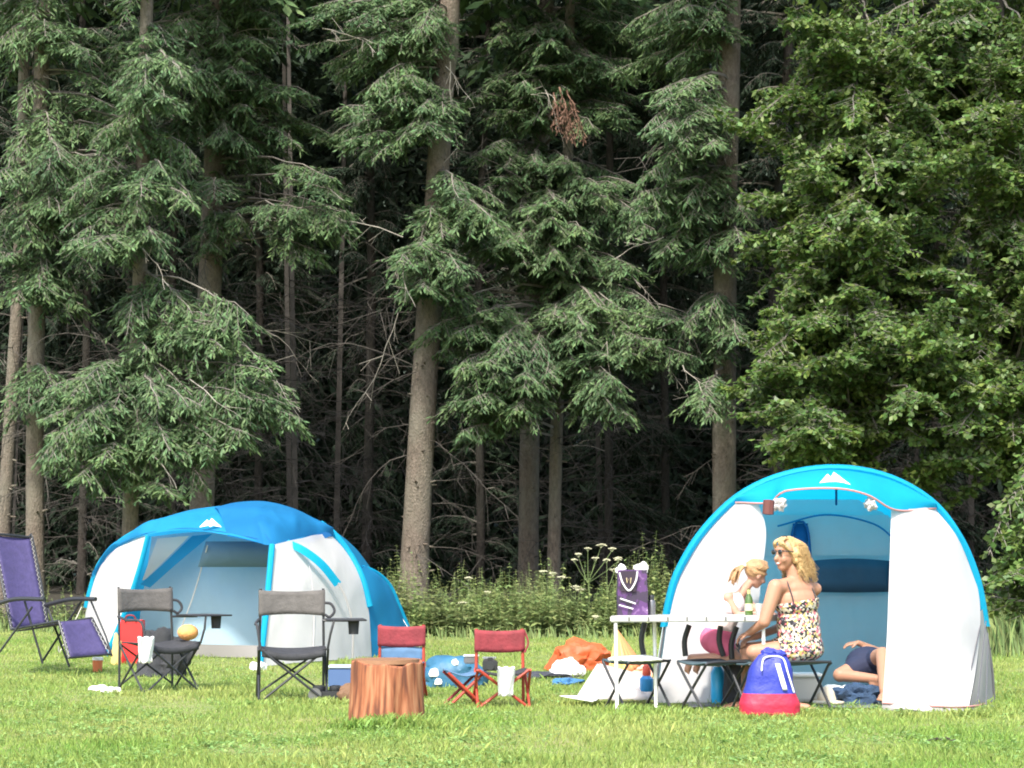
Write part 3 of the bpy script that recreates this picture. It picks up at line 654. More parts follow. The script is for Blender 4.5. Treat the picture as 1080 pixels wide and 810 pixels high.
rows = [[p - off for p in b0], [p - off for p in b1]]; add_grid(bm, rows); thick(done('mud_skirt', bm, m_greyskirt, rt), .004)
tubepx('piping', [p + Vector((0, -.02, 0)) for p in b0], .008, m_pink, rt, off, 20, 6)
# rolled door bundles
for px_, c_ in ((819, 'w'), (918, 'w')):
    bm = nbm(); bmesh.ops.create_icosphere(bm, subdivisions=4, radius=1)
    for v in bm.verts: v.co *= .85 + .5 * mnoise(v.co * 1.7 + Vector((px_, 0, 0))) - .4 * abs(mnoise(v.co * 4)); v.co = Vector((v.co.x * .065, v.co.y * .05, v.co.z * .065)) + P(px_ + (3 if px_ < 850 else 0), 532, 16.7) - off
    done('rolled_door', bm, m_white, rt)
tag(tubepx('toggle', [P(811, 527, 16.6), P(810, 543, 16.6)], [.02] + [.045] * 22 + [.02], mat('maroon_cloth', (.13, .045, .04), .8), rt, off), 'maroon cloth roll tied beside the door')
# inner cabin
iw = smooth_path([Vector((off.x + (p.x - off.x) * .93, 18.7, p.z * .93)) for p in A_], 41)
def wallfill(name, curve, y, m, z0, z1, parent, x0=-9, x1=9):
    """vertical wall: part of the arch outline between two heights"""
    n = len(curve) // 2; L_ = []; R__ = []
    rows = []
    for k in range(15):
        z = z0 + (z1 - z0) * k / 14
        def cross(seg):
            for a, b in zip(seg, seg[1:]):
                if min(a.z, b.z) <= z <= max(a.z, b.z): return a.x + (b.x - a.x) * (z - a.z) / ((b.z - a.z) or 1e-9)
            return seg[-1].x
        xl = max(off.x + x0, cross(curve[:n + 1])); xr = min(off.x + x1, cross(curve[n:][::-1]))
        rows.append([Vector((xl + (xr - xl) * q / 16, y - .03 * math.sin(q / 16 * math.pi) + .01 * mnoise(Vector((q, k * .7, 0))), z)) - off for q in range(17)])
    bm = nbm(); add_grid(bm, rows); return done(name, bm, m, parent)
wallfill('inner_wall', iw, 18.7, m_inner, .0, 1.70, rt)
wallfill('inner_upper_panel', iw, 18.64, m_inner2, 1.20, 1.56, rt)
wr_ = [[P(850 + 6.3 * q, (592 - 3 * math.sin(q / 14 * 3)) + (624 + 4 * math.sin(q / 14 * 3) - 592) * k / 3, 18.56) - off for q in range(15)] for k in range(4)]
bm = nbm(); add_grid(bm, wr_); thick(done('mesh_window', bm, m_mesh, rt), .003)
bm = nbm(); add_grid(bm, [[P(x_, y_, 18.56) - off for x_ in (836, 841, 847, 852)] for y_ in (552, 580, 608)]); thick(done('cabin_door', bm, m_navyblue, rt), .003)
tubepx('cabin_door_hoop', [P(832, 625, 18.54), P(836, 560, 18.54), (P(846, 550, 18.54)), P(853, 565, 18.54), P(856, 625, 18.54)], .012, m_navyblue, rt, off)
tubepx('cabin_seam', [P(820, 555, 18.5), P(870, 543, 18.5), P(920, 552, 18.5), P(945, 570, 18.5)], .008, m_blue, rt, off)
tubepx('roof_pole', [P(882, 500, 17.4), P(882, 532, 18.6)], .01, m_navyblue, rt, off, 4)
bm = nbm(); add_grid(bm, [[Vector((x_, y_, .02 + .012 * mnoise(Vector((x_ * 3, y_ * 3, 0))))) - off for x_ in np.linspace(off.x - 1.2, off.x + 1.2, 20)] for y_ in np.linspace(16.45, 18.7, 14)])
thick(done('groundsheet', bm, mat('groundsheet_grey', (.13, .14, .15), .6, var=.2), rt), .004)

# ---- left tent
LT = G(200, 692); LT.y = 25.2; off = LT
lt = empty('family_tent', LT, 'white and blue two domed tent on the left, with closed grey inner wall', 'tent')
B1, B2, B3, B4 = P(112, 692, 25.0), P(156, 565, 25.0), P(287, 574, 23.4), P(274, 703, 22.7)
hoopL = pc([(152, 556, 26.0), (126, 572, 26.2), (106, 594, 26.35), (95, 625, 26.4), (89, 655, 26.4), (86, 690, 26.2)], 24)
ab = pc([(156, 565, 25.0), (147, 600, 25.0), (132, 645, 25.0), (112, 692, 25.0)], 24)
patch('side_panel', ab, hoopL, m_white, lt, off, bulge=(-.05, -.05, 0), wr=.03)
sil = pc([(100, 606, 26.35), (112, 585, 26.3), (128, 570, 26.2), (150, 554, 26.0), (175, 545, 25.9), (205, 537, 25.8), (245, 532, 25.6)], 30)
low = pc([(97, 611, 26.33), (108, 594, 26.25), (125, 577, 26.0), (156, 564, 25.0), (198, 559, 24.6), (243, 565, 24.0), (287, 575, 23.4)], 30)
patch('roof', sil, low, fabric('light_blue_tent_fabric', (.02, .31, .60), .45), lt, off, bulge=(0, -.05, .05), wr=.09)
hump = pc([(226, 535, 25.6), (250, 530, 25.5), (280, 529, 25.4), (312, 537, 25.3), (338, 552, 25.2), (352, 564, 25.1)], 24)
hlow = pc([(240, 566, 24.05), (258, 569, 23.8), (272, 572, 23.6), (287, 575, 23.4), (318, 567, 24.3), (352, 566, 25.05)], 24)
patch('roof_dome', hump, hlow, fabric('mid_blue_tent_fabric', (.015, .20, .45), .4), lt, off, bulge=(0, -.10, .10), wr=.10)
right_t = pc([(287, 575, 23.4), (315, 569, 24.2), (345, 562, 25.05)], 24)
right_in = pc([(287, 575, 23.4), (283, 620, 23.1), (279, 660, 22.9), (274, 703, 22.7)], 24)
right_out = pc([(348, 562, 25.1), (366, 582, 25.1), (381, 610, 25.0), (389, 645, 24.95), (392, 694, 24.8)], 24)
o = patch('side_panel', right_in, right_out, m_white, lt, off, bulge=(.06, -.16, .02), wr=.03)
# blue bands and rods over the right panel
def onpanel(v, us):   # point on that panel
    s = math.sin(math.pi * v); return [right_in[int(u * 23)].lerp(right_out[int(u * 23)], v) + Vector((.06, -.16, .02)) * s + Vector((0, -.03, 0)) for u in us]
band = pc([(304, 569, 23.75), (322, 577, 23.75), (342, 592, 23.85), (360, 614, 24.0)], 20)
band2 = pc([(300, 575, 23.7), (318, 584, 23.7), (337, 599, 23.8), (353, 619, 23.95)], 20)
patch('hoop_band', band, band2, m_cyan, lt, off, k=3)
tubepx('side_rod', [P(357, 615, 23.95), P(366, 634, 24.0), P(372, 660, 24.05), P(372, 697, 24.1)], .012, m_pole, lt, off)
patch('vent_flap', pc([(300, 570, 23.75), (322, 567, 24.2), (346, 560, 24.95)], 16), pc([(308, 573, 23.75), (328, 573, 24.2), (350, 565, 24.95)], 16), m_navyblue, lt, off, k=3)
# pole sleeves along the silhouettes
tubepx('pole_sleeve', [p + Vector((0, -.02, .0)) for p in hoopL[:17]], .035, m_cyan, lt, off, 40)
tubepx('pole_sleeve', [P(338, 552, 25.15), P(352, 563, 25.1), P(368, 583, 25.1), P(382, 610, 25.0), P(390, 640, 24.95)], .04, m_cyan, lt, off, 30)
tubepx('porch_pole', list(ab), .03, m_cyan, lt, off, 20); tubepx('porch_pole', list(right_in), .035, m_cyan, lt, off, 20)
# bedroom
bed = pc([(378, 597, 26.3), (396, 604, 26.6), (410, 617, 26.8), (420, 638, 26.9), (432, 668, 27.0), (436, 684, 27.0)], 24)
ro2 = pc([(378, 600, 25.1), (384, 620, 25.0), (388, 640, 24.95), (390, 665, 24.9), (392, 680, 24.85), (392, 694, 24.8)], 24)
patch('bedroom', ro2, bed, m_blue, lt, off, bulge=(.1, -.1, .02), wr=.08)
tubepx('pole_sleeve', list(bed), .035, m_cyan, lt, off, 24)
patch('bedroom_door', pc([(393, 625, 25.2), (396, 650, 25.2), (398, 672, 25.2)], 12), pc([(402, 640, 25.5), (405, 655, 25.5), (407, 675, 25.5)], 12), m_navyblue, lt, off, k=3, bulge=(0, -.1, 0))
# back of the shell
bs1 = smooth_path(list(hoopL[::-1]) + list(sil[14:]) + list(hump[5:]) + list(ro2[2:]), 70)
bs2 = [Vector((LT.x + .5 + (p.x - LT.x) * .8, 29.2, p.z * .72)) for p in bs1]
patch('fly_back', bs1, bs2, m_blue, lt, off, bulge=(0, 0, .08))
patch('rear_wall', bs2, [Vector((LT.x + .6, 29.6, p.z * .3)) for p in bs2], m_blue, lt, off)
emblem(P(222, 556, 24.35), .26, lt, off, -.45)
m_innerL = fabric('pale_blue_inner', (.46, .62, .72), .35)
# cabin wall inside the porch
wl = pc([(160, 566, 25.9), (215, 561, 25.7), (300, 566, 25.3)], 20); wb = pc([(142, 688, 26.4), (210, 690, 25.5), (300, 690, 25.2)], 20)
patch('inner_wall', wl, wb, m_innerL, lt, off, k=10, wr=.03)
bm = nbm(); add_grid(bm, [[P(x_, y_, 24.9) - off for x_ in np.linspace(x0_, 292, 9)] for x0_, y_ in ((217, 571), (213, 584), (209, 598))]); thick(done('mesh_window', bm, fabric('grey_blue_window', (.16, .27, .36), .3), lt), .003)
patch('inner_stripe', pc([(203, 565, 25.2), (175, 592, 25.5), (148, 616, 25.9)], 12), pc([(224, 563, 25.15), (186, 595, 25.4), (158, 620, 25.8)], 12), m_blue, lt, off, k=3)
patch('lit_inner_panel', pc([(166, 568, 25.3), (158, 590, 25.5), (150, 612, 25.8)], 12), pc([(200, 565, 25.1), (178, 587, 25.4), (152, 612, 25.8)], 12), m_white, lt, off, k=3)
tubepx('door_zip', [P(219, 575, 24.85), P(205, 625, 25.2), P(192, 660, 25.4)], .008, m_white, lt, off, 10, 5)
patch('mud_wall', pc([(190, 679, 24.9), (235, 680, 24.6), (282, 681, 24.3)], 16), pc([(190, 692, 24.9), (235, 693, 24.6), (282, 694, 24.2)], 16), mat('grey_brown_skirt', (.22, .21, .20), .8), lt, off, k=3)
# guy lines
for (a, b) in ((P(86, 640, 26.3), P(62, 690, 25.8)), (P(420, 645, 26.8), P(446, 688, 26.4))):
    tubepx('guy_line', [a, b], .004, m_guy, lt, off, 4, 4)

# seams, guy ropes and pegs
off = RT
def seam(par, pts, o_, m=None): return tubepx('seam', pts, .0035, m or m_seam, par, o_, 30, 4)
m_seam = mat('seam_grey', (.50, .47, .46), .8)
seam(rt, [lout[i].lerp(lin[i], .55) + Vector((0, -.035, 0)) for i in (2, 8, 14, 20, 23)], off)
seam(rt, [rin[i].lerp(rout[i], .5) + Vector((0, -.128, 0)) for i in (1, 7, 14, 20, 23)], off)
if 0: seam(rt, [up[i].lerp(lo[i], .5) + Vector((0, -.07, .035)) for i in range(2, 28, 5)], off, m_navyblue)
off = LT
seam(lt, [B3.lerp(P(245, 532, 25.6), t) + Vector((0, -.10, .10)) * math.sin(t * 3.14) for t in (0, .3, .6, .9)], off, m_navyblue)
seam(lt, [sil[i].lerp(low[i], .93) + Vector((0, -.03, .01)) for i in range(1, 30, 4)], off, m_navyblue)
seam(lt, onpanel(.42, [.05, .3, .6, .95]), off)
for b in (Vector((P(62, 690, 25.8).x, 25.8, 0)), Vector((P(446, 688, 26.4).x, 26.4, 0))):
    bm = nbm(); add_tube(bm, [b - off + Vector((0, 0, -.03)), b - off + Vector((0, -.02, .09))], .008, 6); done('peg', bm, m_pole, lt)
# ------------------------------------------------------------------ furniture and belongings
m_black = mat('black_metal', (.025, .027, .03), .45)
m_dgrey = mat('dark_grey_fabric', (.04, .042, .048), .85, var=.35, vscale=14, bump=.3)
m_taupe = mat('taupe_fabric', (.12, .112, .105), .85, var=.3, vscale=10, bump=.3)
m_steel = mat('grey_metal', (.22, .22, .23), .35, metal=.7)
m_redf = mat('red_frame', (.42, .055, .03), .45, var=.2)
m_maroon = mat('maroon_fabric', (.26, .035, .045), .8, var=.3, vscale=12, bump=.3)
m_purple = mat('purple_mesh_fabric', (.065, .052, .15), .75, var=.25, vscale=16, bump=.3)
m_towel = mat('white_cloth', (.78, .78, .76), .9, bump=.5, bscale=30)
m_plwhite = mat('white_plastic', (.78, .78, .76), .45)

def lp(off, rz, *pts):
    return [tuple(p) for p in pts]
def tubes(name, segs, r, m, parent, n=8, sm=0):
    bm = nbm()
    for s in segs: add_tube(bm, smooth_path(s, sm) if sm else [Vector(p) for p in s], r, n)
    return done(name, bm, m, parent)
def cloth(name, fn, nu, nv, m, parent, t=.006):
    bm = nbm(); add_grid(bm, [[Vector(fn(u / nu, v / nv)) for u in range(nu + 1)] for v in range(nv + 1)])
    return thick(done(name, bm, m, parent), t)

# ---- folding camp chairs with side tables (copies of one)
def camp_chair(loc, rz, label):
    e = empty('camping_chair', loc, label, 'chair', 'grey folding chairs with a side table', rz)
    for s in (-1, 1):
        tubes('back_post', [[(s * .27, .20, 0), (s * .27, .21, .45), (s * .265, .25, .92)]], .011, m_black, e)
    cloth('backrest', lambda u, v: ((u - .5) * .56, .25 + .045 * math.sin(u * math.pi) - (1 - v) * .02 - .015, .69 + v * .22 - .015 * math.sin(u * math.pi) * (1 if v > .5 else -1)), 14, 6, m_taupe, e, .012)
    cloth('seat', lambda u, v: ((u - .5) * .54, .17 - v * .43, .435 - .06 * math.sin(u * math.pi) * math.sin(.3 + v * 2.4) - (.03 * v * math.sin(u * math.pi))), 14, 10, m_dgrey, e, .012)
    cloth('seat_front_edge', lambda u, v: ((u - .5) * .52, -.262, .425 - .035 * math.sin(u * math.pi) - v * .055), 14, 2, m_dgrey, e, .008)
    tubes('leg', [[(-.27, -.25, .0), (.27, -.25, .43)]], .010, m_black, e); tubes('leg', [[(.27, -.265, .0), (-.27, -.265, .43)]], .010, m_black, e)
    for s in (-1, 1):
        tubes('leg', [[(s * .28, -.25, .0), (s * .28, .20, .43)]], .010, m_black, e); tubes('leg', [[(s * .29, .2, .0), (s * .285, -.25, .43)]], .010, m_black, e)
        for y_ in (-.25,): tag(tubes('foot', [[(s * .27, y_, .0), (s * .27, y_, .03)]], .018, m_black, e), None)
    tubes('back_brace', [[(-.27, .19, .05), (.27, .19, .42)], [(.27, .205, .05), (-.27, .205, .42)]], .009, m_black, e)
    tubes('arm_strap', [[(-.28, .22, .66), (-.31, .0, .63), (-.30, -.22, .62), (-.27, -.26, .43)]], .012, m_dgrey, e, sm=14)
    tubes('table_arm', [[(.28, -.26, .43), (.30, -.29, .55), (.33, -.26, .66)]], .010, m_black, e); tubes('table_rail', [[(.26, .22, .65), (.5, .16, .65)]], .010, m_black, e)
    bm = nbm(); add_box(bm, (.44, -.05, .665), (.33, .44, .014)); t = done('side_table', bm, m_dgrey, e, bev=.005)
    bm = nbm(); bmesh.ops.create_cone(bm, cap_ends=True, segments=18, radius1=.04, radius2=.048, depth=.11, matrix=Matrix.Translation((.50, -.16, .602))); done('cup_holder', bm, m_dgrey, e)
    tubes('strap_loop', [[(.27, .24, .80), (.33, .22, .79), (.36, .20, .73), (.32, .2, .68), (.28, .21, .70)]], .012, m_dgrey, e, sm=16)
    return e
c1 = camp_chair(G(166, 729), R(40), 'grey camping chair turned sideways with a white towel, left of the identical looking chair')
c2 = camp_chair(G(308, 738), R(8), 'grey camping chair facing the camera before the white side panel of the left tent')

m_lace = mat('lace_grey', (.42, .42, .42), .7)
# ---- reclining lounger
ld = 22.0
lo_ = G(40, 704); lo_.y = ld
e = empty('reclining_lounger', lo_, 'purple reclining garden lounger with white lacing at the left edge', 'lounger')
def LP(x, y, d): return P(x, y, d) - lo_
quad = {'tl': LP(-8, 563, 21.9), 'tr': LP(34, 567, 22.3), 'bl': LP(12, 664, 21.5), 'br': LP(51, 659, 21.9)}
foot = {'tl': LP(62, 655, 21.2), 'tr': LP(97, 652, 21.6), 'bl': LP(72, 694, 21.0), 'br': LP(117, 690, 21.4)}
def q4(q, u, v, sag):
    a = q['tl'].lerp(q['tr'], u); b = q['bl'].lerp(q['br'], u); return a.lerp(b, v) + Vector((-.5, .8, -.3)).normalized() * sag * math.sin(u * math.pi)
cloth('backrest', lambda u, v: q4(quad, .05 + .9 * u, .01 + .98 * v, .03), 10, 16, m_purple, e, .008)
cloth('footrest', lambda u, v: q4(foot, .05 + .9 * u, .02 + .96 * v, .02), 10, 8, m_purple, e, .008)
seat = {'tl': quad['bl'], 'tr': quad['br'], 'bl': foot['tl'], 'br': foot['tr']}
cloth('seat', lambda u, v: q4(seat, .05 + .9 * u, v, .03) + Vector((0, 0, -.02)), 10, 8, m_purple, e, .008)
fr = []
tubes('back_frame', [[quad['bl'], quad['tl'] + (quad['bl'] - quad['tl']) * .04, quad['tl'] + (quad['tr'] - quad['tl']) * .12 , quad['tr'] - (quad['tr'] - quad['tl']) * .12, quad['tr'] + (quad['br'] - quad['tr']) * .04, quad['br']]], .014, m_black, e, sm=60)
tubes('foot_frame', [[foot['tl'], foot['bl'], foot['br'], foot['tr']]], .013, m_black, e)
tubes('seat_rail', [[quad['bl'], foot['tl']], [quad['br'], foot['tr']]], .014, m_black, e)
tubes('armrest', [[LP(-12, 640, 21.5), LP(15, 632, 21.4), LP(47, 632, 21.2)]], .022, m_black, e, sm=12)
tubes('armrest', [[LP(48, 638, 21.9), LP(75, 632, 21.7), LP(101, 632, 21.5)]], .022, m_black, e, sm=12)
tubes('leg', [[LP(26, 634, 21.4), LP(45, 700, 21.4)]], .012, m_black, e); tubes('leg', [[LP(34, 640, 21.35), LP(-2, 690, 21.4)]], .012, m_black, e)
tubes('leg', [[LP(86, 634, 21.7), LP(45, 697, 22.0)]], .012, m_black, e); tubes('leg', [[LP(50, 640, 21.9), LP(73, 703, 21.6)]], .012, m_black, e)
tubes('leg', [[LP(96, 634, 21.6), LP(112, 672, 21.5), LP(118, 692, 21.4)]], .010, m_black, e)
for q in (quad, foot):
    n_ = 40 if q is quad else 16
    for s_ in (.02, .98):
        zz = [q4(q, s_ + (.035 if k % 2 else -.02) * (1 if s_ < .5 else -1), (k + .5) / n_, 0) + Vector((0, -.014, .004)) for k in range(n_)]
        tubes('lacing', [zz], .003, m_lace, e, n=5)

# ---- tree stump
st = G(407, 762); e = empty('tree_stump', st, 'orange brown sawn tree stump standing in the grass in front of the chairs', 'stump')
m_st = bpy.data.materials.new('stump_wood'); m_st.use_nodes = True; nt = m_st.node_tree; N = nt.nodes; L = nt.links
tc = N.new('ShaderNodeTexCoord'); mp = N.new('ShaderNodeMapping'); mp.inputs['Scale'].default_value = (1, 1, .09); L.new(tc.outputs['Object'], mp.inputs[0])
n1 = N.new('ShaderNodeTexNoise'); n1.inputs['Scale'].default_value = 26; n1.inputs['Detail'].default_value = 6; L.new(mp.outputs[0], n1.inputs['Vector'])
cr = N.new('ShaderNodeValToRGB'); el = cr.color_ramp.elements; el[0].position = .38; el[0].color = (.12, .04, .02, 1); el[1].position = .68; el[1].color = (.42, .20, .10, 1)
x_ = el.new(.5); x_.color = (.28, .095, .04, 1); L.new(n1.outputs[0], cr.inputs[0]); L.new(cr.outputs[0], N['Principled BSDF'].inputs['Base Color']); N['Principled BSDF'].inputs['Roughness'].default_value = .8
bp = N.new('ShaderNodeBump'); bp.inputs['Strength'].default_value = .4; bp.inputs['Distance'].default_value = .02; L.new(n1.outputs[0], bp.inputs['Height']); L.new(bp.outputs[0], N['Principled BSDF'].inputs['Normal'])
bm = nbm(); n = 120; rings = []
for z, r_ in ((-.03, .282), (.05, .277), (.15, .268), (.28, .26), (.40, .257), (.425, .254), (.43, .245)):
    row = []
    for q in range(n):
        a = q / n * 2 * math.pi
        k = 1 + .02 * math.sin(a * 3 + 1) + .025 * mnoise(Vector((math.cos(a) * 3, math.sin(a) * 3, z * .7))) + .010 * mnoise(Vector((math.cos(a) * 9, math.sin(a) * 9, z * 1.2))) + .012 * mnoise(Vector((math.cos(a) * 20, math.sin(a) * 20, z * 2)))
        if z < .18 and abs(a - 5.15) < .17: k *= .93 if z > .1 else .86          # notch at the foot
        row.append(bm.verts.new((r_ * k * math.cos(a), r_ * k * math.sin(a), z + (.015 * math.sin(a * 2 + 1) + .01 * math.sin(a * 7) if z > .4 else 0))))
    rings.append(row)
for i in range(len(rings) - 1):
    for q in range(n): bm.faces.new((rings[i][q], rings[i][(q + 1) % n], rings[i + 1][(q + 1) % n], rings[i + 1][q]))
bm.faces.new(rings[-1]); done('side', bm, m_st, e)
m_cut = bpy.data.materials.new('cut_wood'); m_cut.use_nodes = True; nt = m_cut.node_tree; N = nt.nodes; L = nt.links
tc = N.new('ShaderNodeTexCoord'); wv_ = N.new('ShaderNodeTexWave'); wv_.wave_type = 'RINGS'; wv_.rings_direction = 'Z'; wv_.inputs['Scale'].default_value = 14; wv_.inputs['Distortion'].default_value = 2
L.new(tc.outputs['Object'], wv_.inputs['Vector']); cr = N.new('ShaderNodeValToRGB'); cr.color_ramp.elements[0].color = (.25, .12, .06, 1); cr.color_ramp.elements[1].color = (.30, .16, .09, 1); L.new(wv_.outputs[0], cr.inputs[0]); L.new(cr.outputs[0], N['Principled BSDF'].inputs['Base Color'])
bm = nbm(); vs2 = [bm.verts.new((v[0], v[1], .0)) for v in [(.235 * (1 + .02 * math.sin(a * 3 + 1)) * math.cos(a), .235 * (1 + .02 * math.sin(a * 3 + 1)) * math.sin(a)) for a in np.linspace(0, 2 * math.pi, 48, endpoint=False)]]
f = bm.faces.new(vs2); r_ = bmesh.ops.extrude_face_region(bm, geom=[f]); bmesh.ops.translate(bm, verts=[v for v in r_['geom'] if isinstance(v, bmesh.types.BMVert)], vec=(0, 0, .03))
o = done('sawn_top', bm, m_cut, e); o.location = (0, 0, .425)

# ---- red children's chairs
def kid_chair(loc, rz, label, m_back, m_seat):
    e = empty('folding_chair', loc, label, 'chair', None, rz)
    for s in (-1, 1): tubes('back_post', [[(s * .19, .14, 0), (s * .19, .155, .3), (s * .185, .18, .61)]], .013, m_redf, e)
    cloth('backrest', lambda u, v: ((u - .5) * .41, .165 + .02 * math.sin(u * math.pi) - .02, .43 + v * .175 - .012 * math.sin(u * math.pi)), 12, 5, m_back, e, .014)
    cloth('seat', lambda u, v: ((u - .5) * .40, .14 - v * .33, .295 - .045 * math.sin(u * math.pi)), 12, 8, m_seat, e, .012)
    for s in (-1, 1):
        tubes('leg', [[(-s * .2, -.19 + s * .007, 0), (s * .2, -.19 + s * .007, .3)]], .012, m_redf, e)
        tubes('leg', [[(s * .205, -.19, 0), (s * .2, .14, .29)]], .011, m_redf, e); tubes('leg', [[(s * .22, .15, 0), (s * .21, -.19, .3)]], .011, m_redf, e)
    return e
m_bluef = mat('faded_blue_fabric', (.10, .20, .34), .85, var=.3, vscale=10)
kc = kid_chair(G(529, 745), R(6), 'small red folding chair with a white cloth hanging from its seat', m_maroon, m_dgrey)
k2 = kid_chair(G(421, 736), R(-4), 'small maroon and blue chair half hidden behind the tree stump', m_maroon, m_bluef)
for o in [c for c in k2.children if c.name.startswith('back_post')]: pass
k2.location.z = .0
o = cloth('lower_back_panel', lambda u, v: ((u - .5) * .38, .165, .29 + v * .13), 8, 3, m_bluef, k2, .01)
tubes('side_strap', [[(.2, .16, .6), (.23, .14, .5), (.2, .13, .42)]], .008, m_maroon, kc, sm=10)
# folding stool next to the red chair
e = empty('folding_stool', G(489, 744), 'low red and blue folding stool left of the small red chair', 'stool', None, R(12))
cloth('seat', lambda u, v: ((u - .5) * .30, .12 - v * .26, .27 - .03 * math.sin(u * math.pi) + .03 * abs(u - .5)), 10, 6, m_bluef, e, .014)
for y_ in (-.12, .11):
    for s in (-1, 1): tubes('leg', [[(-s * .14, y_ + s * .012, 0), (s * .15, y_ + s * .012, .27)]], .012, m_redf if y_ < 0 else m_maroon, e)
def crumple(name, c, size, m, label, cat, seed=0, amp=.35, parent=None, group=None, flat=.0, sub=4, freq=2.6, rz=0):
    """a crumpled bundle of cloth resting on the ground"""
    bm = nbm(); bmesh.ops.create_icosphere(bm, subdivisions=sub, radius=1)
    for v in bm.verts:
        n_ = mnoise(v.co * freq * .6 + Vector((seed * 3.1, 0, 0))); n2 = abs(mnoise(v.co * freq * 1.7 + Vector((seed, 5, 0))))
        v.co *= 1 + amp * n_ - amp * .8 * n2
        v.co.z = max(v.co.z, -.35)
        v.co = Vector((v.co.x * size[0] / 2, v.co.y * size[1] / 2, (v.co.z + .35) * size[2] / 1.2))
    o = done(name, bm, m, parent); o.location = c; o.rotation_euler.z = rz
    if label: tag(o, label, cat, group)
    return o
# white cloth over the red chair seat, towel on camp chair
def drape(name, p0, wdt, front, drop, back_, zt_, rz, m, label, cat):
    def fn(u, v):
        s = v * (back_ + drop); w_ = (u - .5) * wdt * (1 + .1 * math.sin(v * 5))
        y = -s if s < back_ else -back_ - .02 * math.sin(u * 9 + v * 3); z = 0 if s < back_ else -(s - back_)
        return (w_, y + back_, z + .006 * math.sin(u * 14))
    o = cloth(name, fn, 14, 14, m, None, .008); o.location = p0; o.rotation_euler.z = rz; return tag(o, label, cat)
p_ = G(531, 745); drape('cloth', Vector((p_.x + .02, p_.y - .265, .318)), .13, 0, .22, .08, 0, R(6), m_towel, 'white cloth hanging over the front of the small red chair seat', 'cloth')
p_ = G(160, 729)
drape('towel', P(154, 676, 18.25) + Vector((0, 0, .03)), .13, 0, .22, .05, 0, R(20), m_towel, 'white towel hanging from the left camping chair seat', 'towel')
# camera and small box on the stool side
p_ = P(517, 706, 16.45); e = empty('camera', p_ - Vector((0, 0, .02)), 'black camera lying on the seat of the small red chair', 'camera')
bm = nbm(); add_box(bm, (0, 0, .05), (.12, .06, .08)); done('body', bm, m_black, e, bev=.008)
bm = nbm(); add_box(bm, (0, 0, .10), (.045, .05, .025)); done('viewfinder', bm, m_black, e, bev=.006)
bm = nbm(); bmesh.ops.create_cone(bm, cap_ends=True, segments=18, radius1=.03, radius2=.032, depth=.06, matrix=Matrix.Translation((0, -.055, .05)) @ Matrix.Rotation(math.pi / 2, 4, 'X')); done('lens', bm, m_black, e)
# blue sleeping bag bundle
m_bagb = mat('blue_nylon', (.035, .15, .26), .55, var=.35, vscale=6, bump=.6, bscale=14)
e = empty('sleeping_bag', G(478, 724), 'dark blue rolled sleeping bag with white patches on the grass behind the small chairs', 'sleeping bag')
o = crumple('roll', (0, 0, 0), (.66, .38, .27), m_bagb, None, None, 3, .2, e)
for x, z, s in ((-.17, .1, .07), (-.13, .03, .05), (.02, .2, .05)):
    crumple('white_patch', (x, -.19 + z * .3, z), (s * 1.4, .05, s), m_towel, None, None, x * 9, .2, e)
for (px, py, w_, h_, lab) in ((497, 700, .12, .06, 'silver food tin left on the blue sleeping bag'), (516, 701, .10, .05, 'small silver box behind the black camera')):
    q = P(px, py, 17.1); e = empty('tin', q, lab, 'tin'); bm = nbm(); add_box(bm, (0, 0, h_ / 2), (w_, .08, h_)); done('box', bm, m_steel, e, bev=.01)
    bm = nbm(); add_box(bm, (0, 0, h_ + .006), (w_ + .01, .09, .012)); done('lid', bm, m_plwhite, e, bev=.003)
# orange awning bundle, white cloth, dark blanket
m_orange = mat('orange_nylon', (.65, .13, .04), .55, var=.2, bump=.6, bscale=12, transl=.2)
crumple('orange_bundle', G(612, 708), (.66, .45, .30), m_orange, 'orange nylon bundle heaped on the grass left of the table', 'bundle', 5, .4)
crumple('white_bundle', G(597, 716), (.36, .26, .17), m_towel, 'crumpled white sheet lying against the orange bundle', 'sheet', 6, .45)
crumple('dark_blanket', G(566, 716), (.75, .45, .07), mat('dark_blanket_cloth', (.05, .055, .07), .9, var=.4, vscale=12), 'flat dark blanket on the grass left of the orange bundle', 'blanket', 8, .4)
crumple('blue_rag', G(598, 722), (.28, .2, .06), mat('mid_blue_cloth', (.05, .18, .38), .85, var=.3), 'small blue rag in front of the crumpled white sheet', 'rag', 9, .4)
# white flap sheet with its triangular standing piece
e = empty('windbreak', G(640, 737), 'low white triangular cloth shelter lying behind the first black stool', 'windbreak')
def tri(name, pts, m, t=.006, sub=10):
    a, b, c = [Vector(p) for p in pts]; bm = nbm(); rows = []
    for i in range(sub + 1):
        r0 = a.lerp(b, i / sub); r1 = a.lerp(c, i / sub); rows.append([r0.lerp(r1, j / sub) + Vector((0, -.03, .01)) * math.sin(j / sub * 3.14) * (i / sub) * math.sin(j * 2.1) for j in range(sub + 1)])
    add_grid(bm, rows); bmesh.ops.remove_doubles(bm, verts=bm.verts[:], dist=1e-4); return thick(done(name, bm, m, e), t)
o0 = G(640, 737)
tri('front_sheet', [P(630, 700, 17.2) - o0, P(606, 738, 16.9) - o0, P(690, 738, 17.0) - o0], m_white)
tri('rear_sheet', [P(632, 700, 17.2) - o0, P(690, 738, 17.0) - o0, P(680, 712, 17.6) - o0], m_white)
tri('ground_flap', [P(590, 734, 16.9) - o0, P(625, 740, 16.7) - o0, P(640, 734, 17.2) - o0], m_towel)
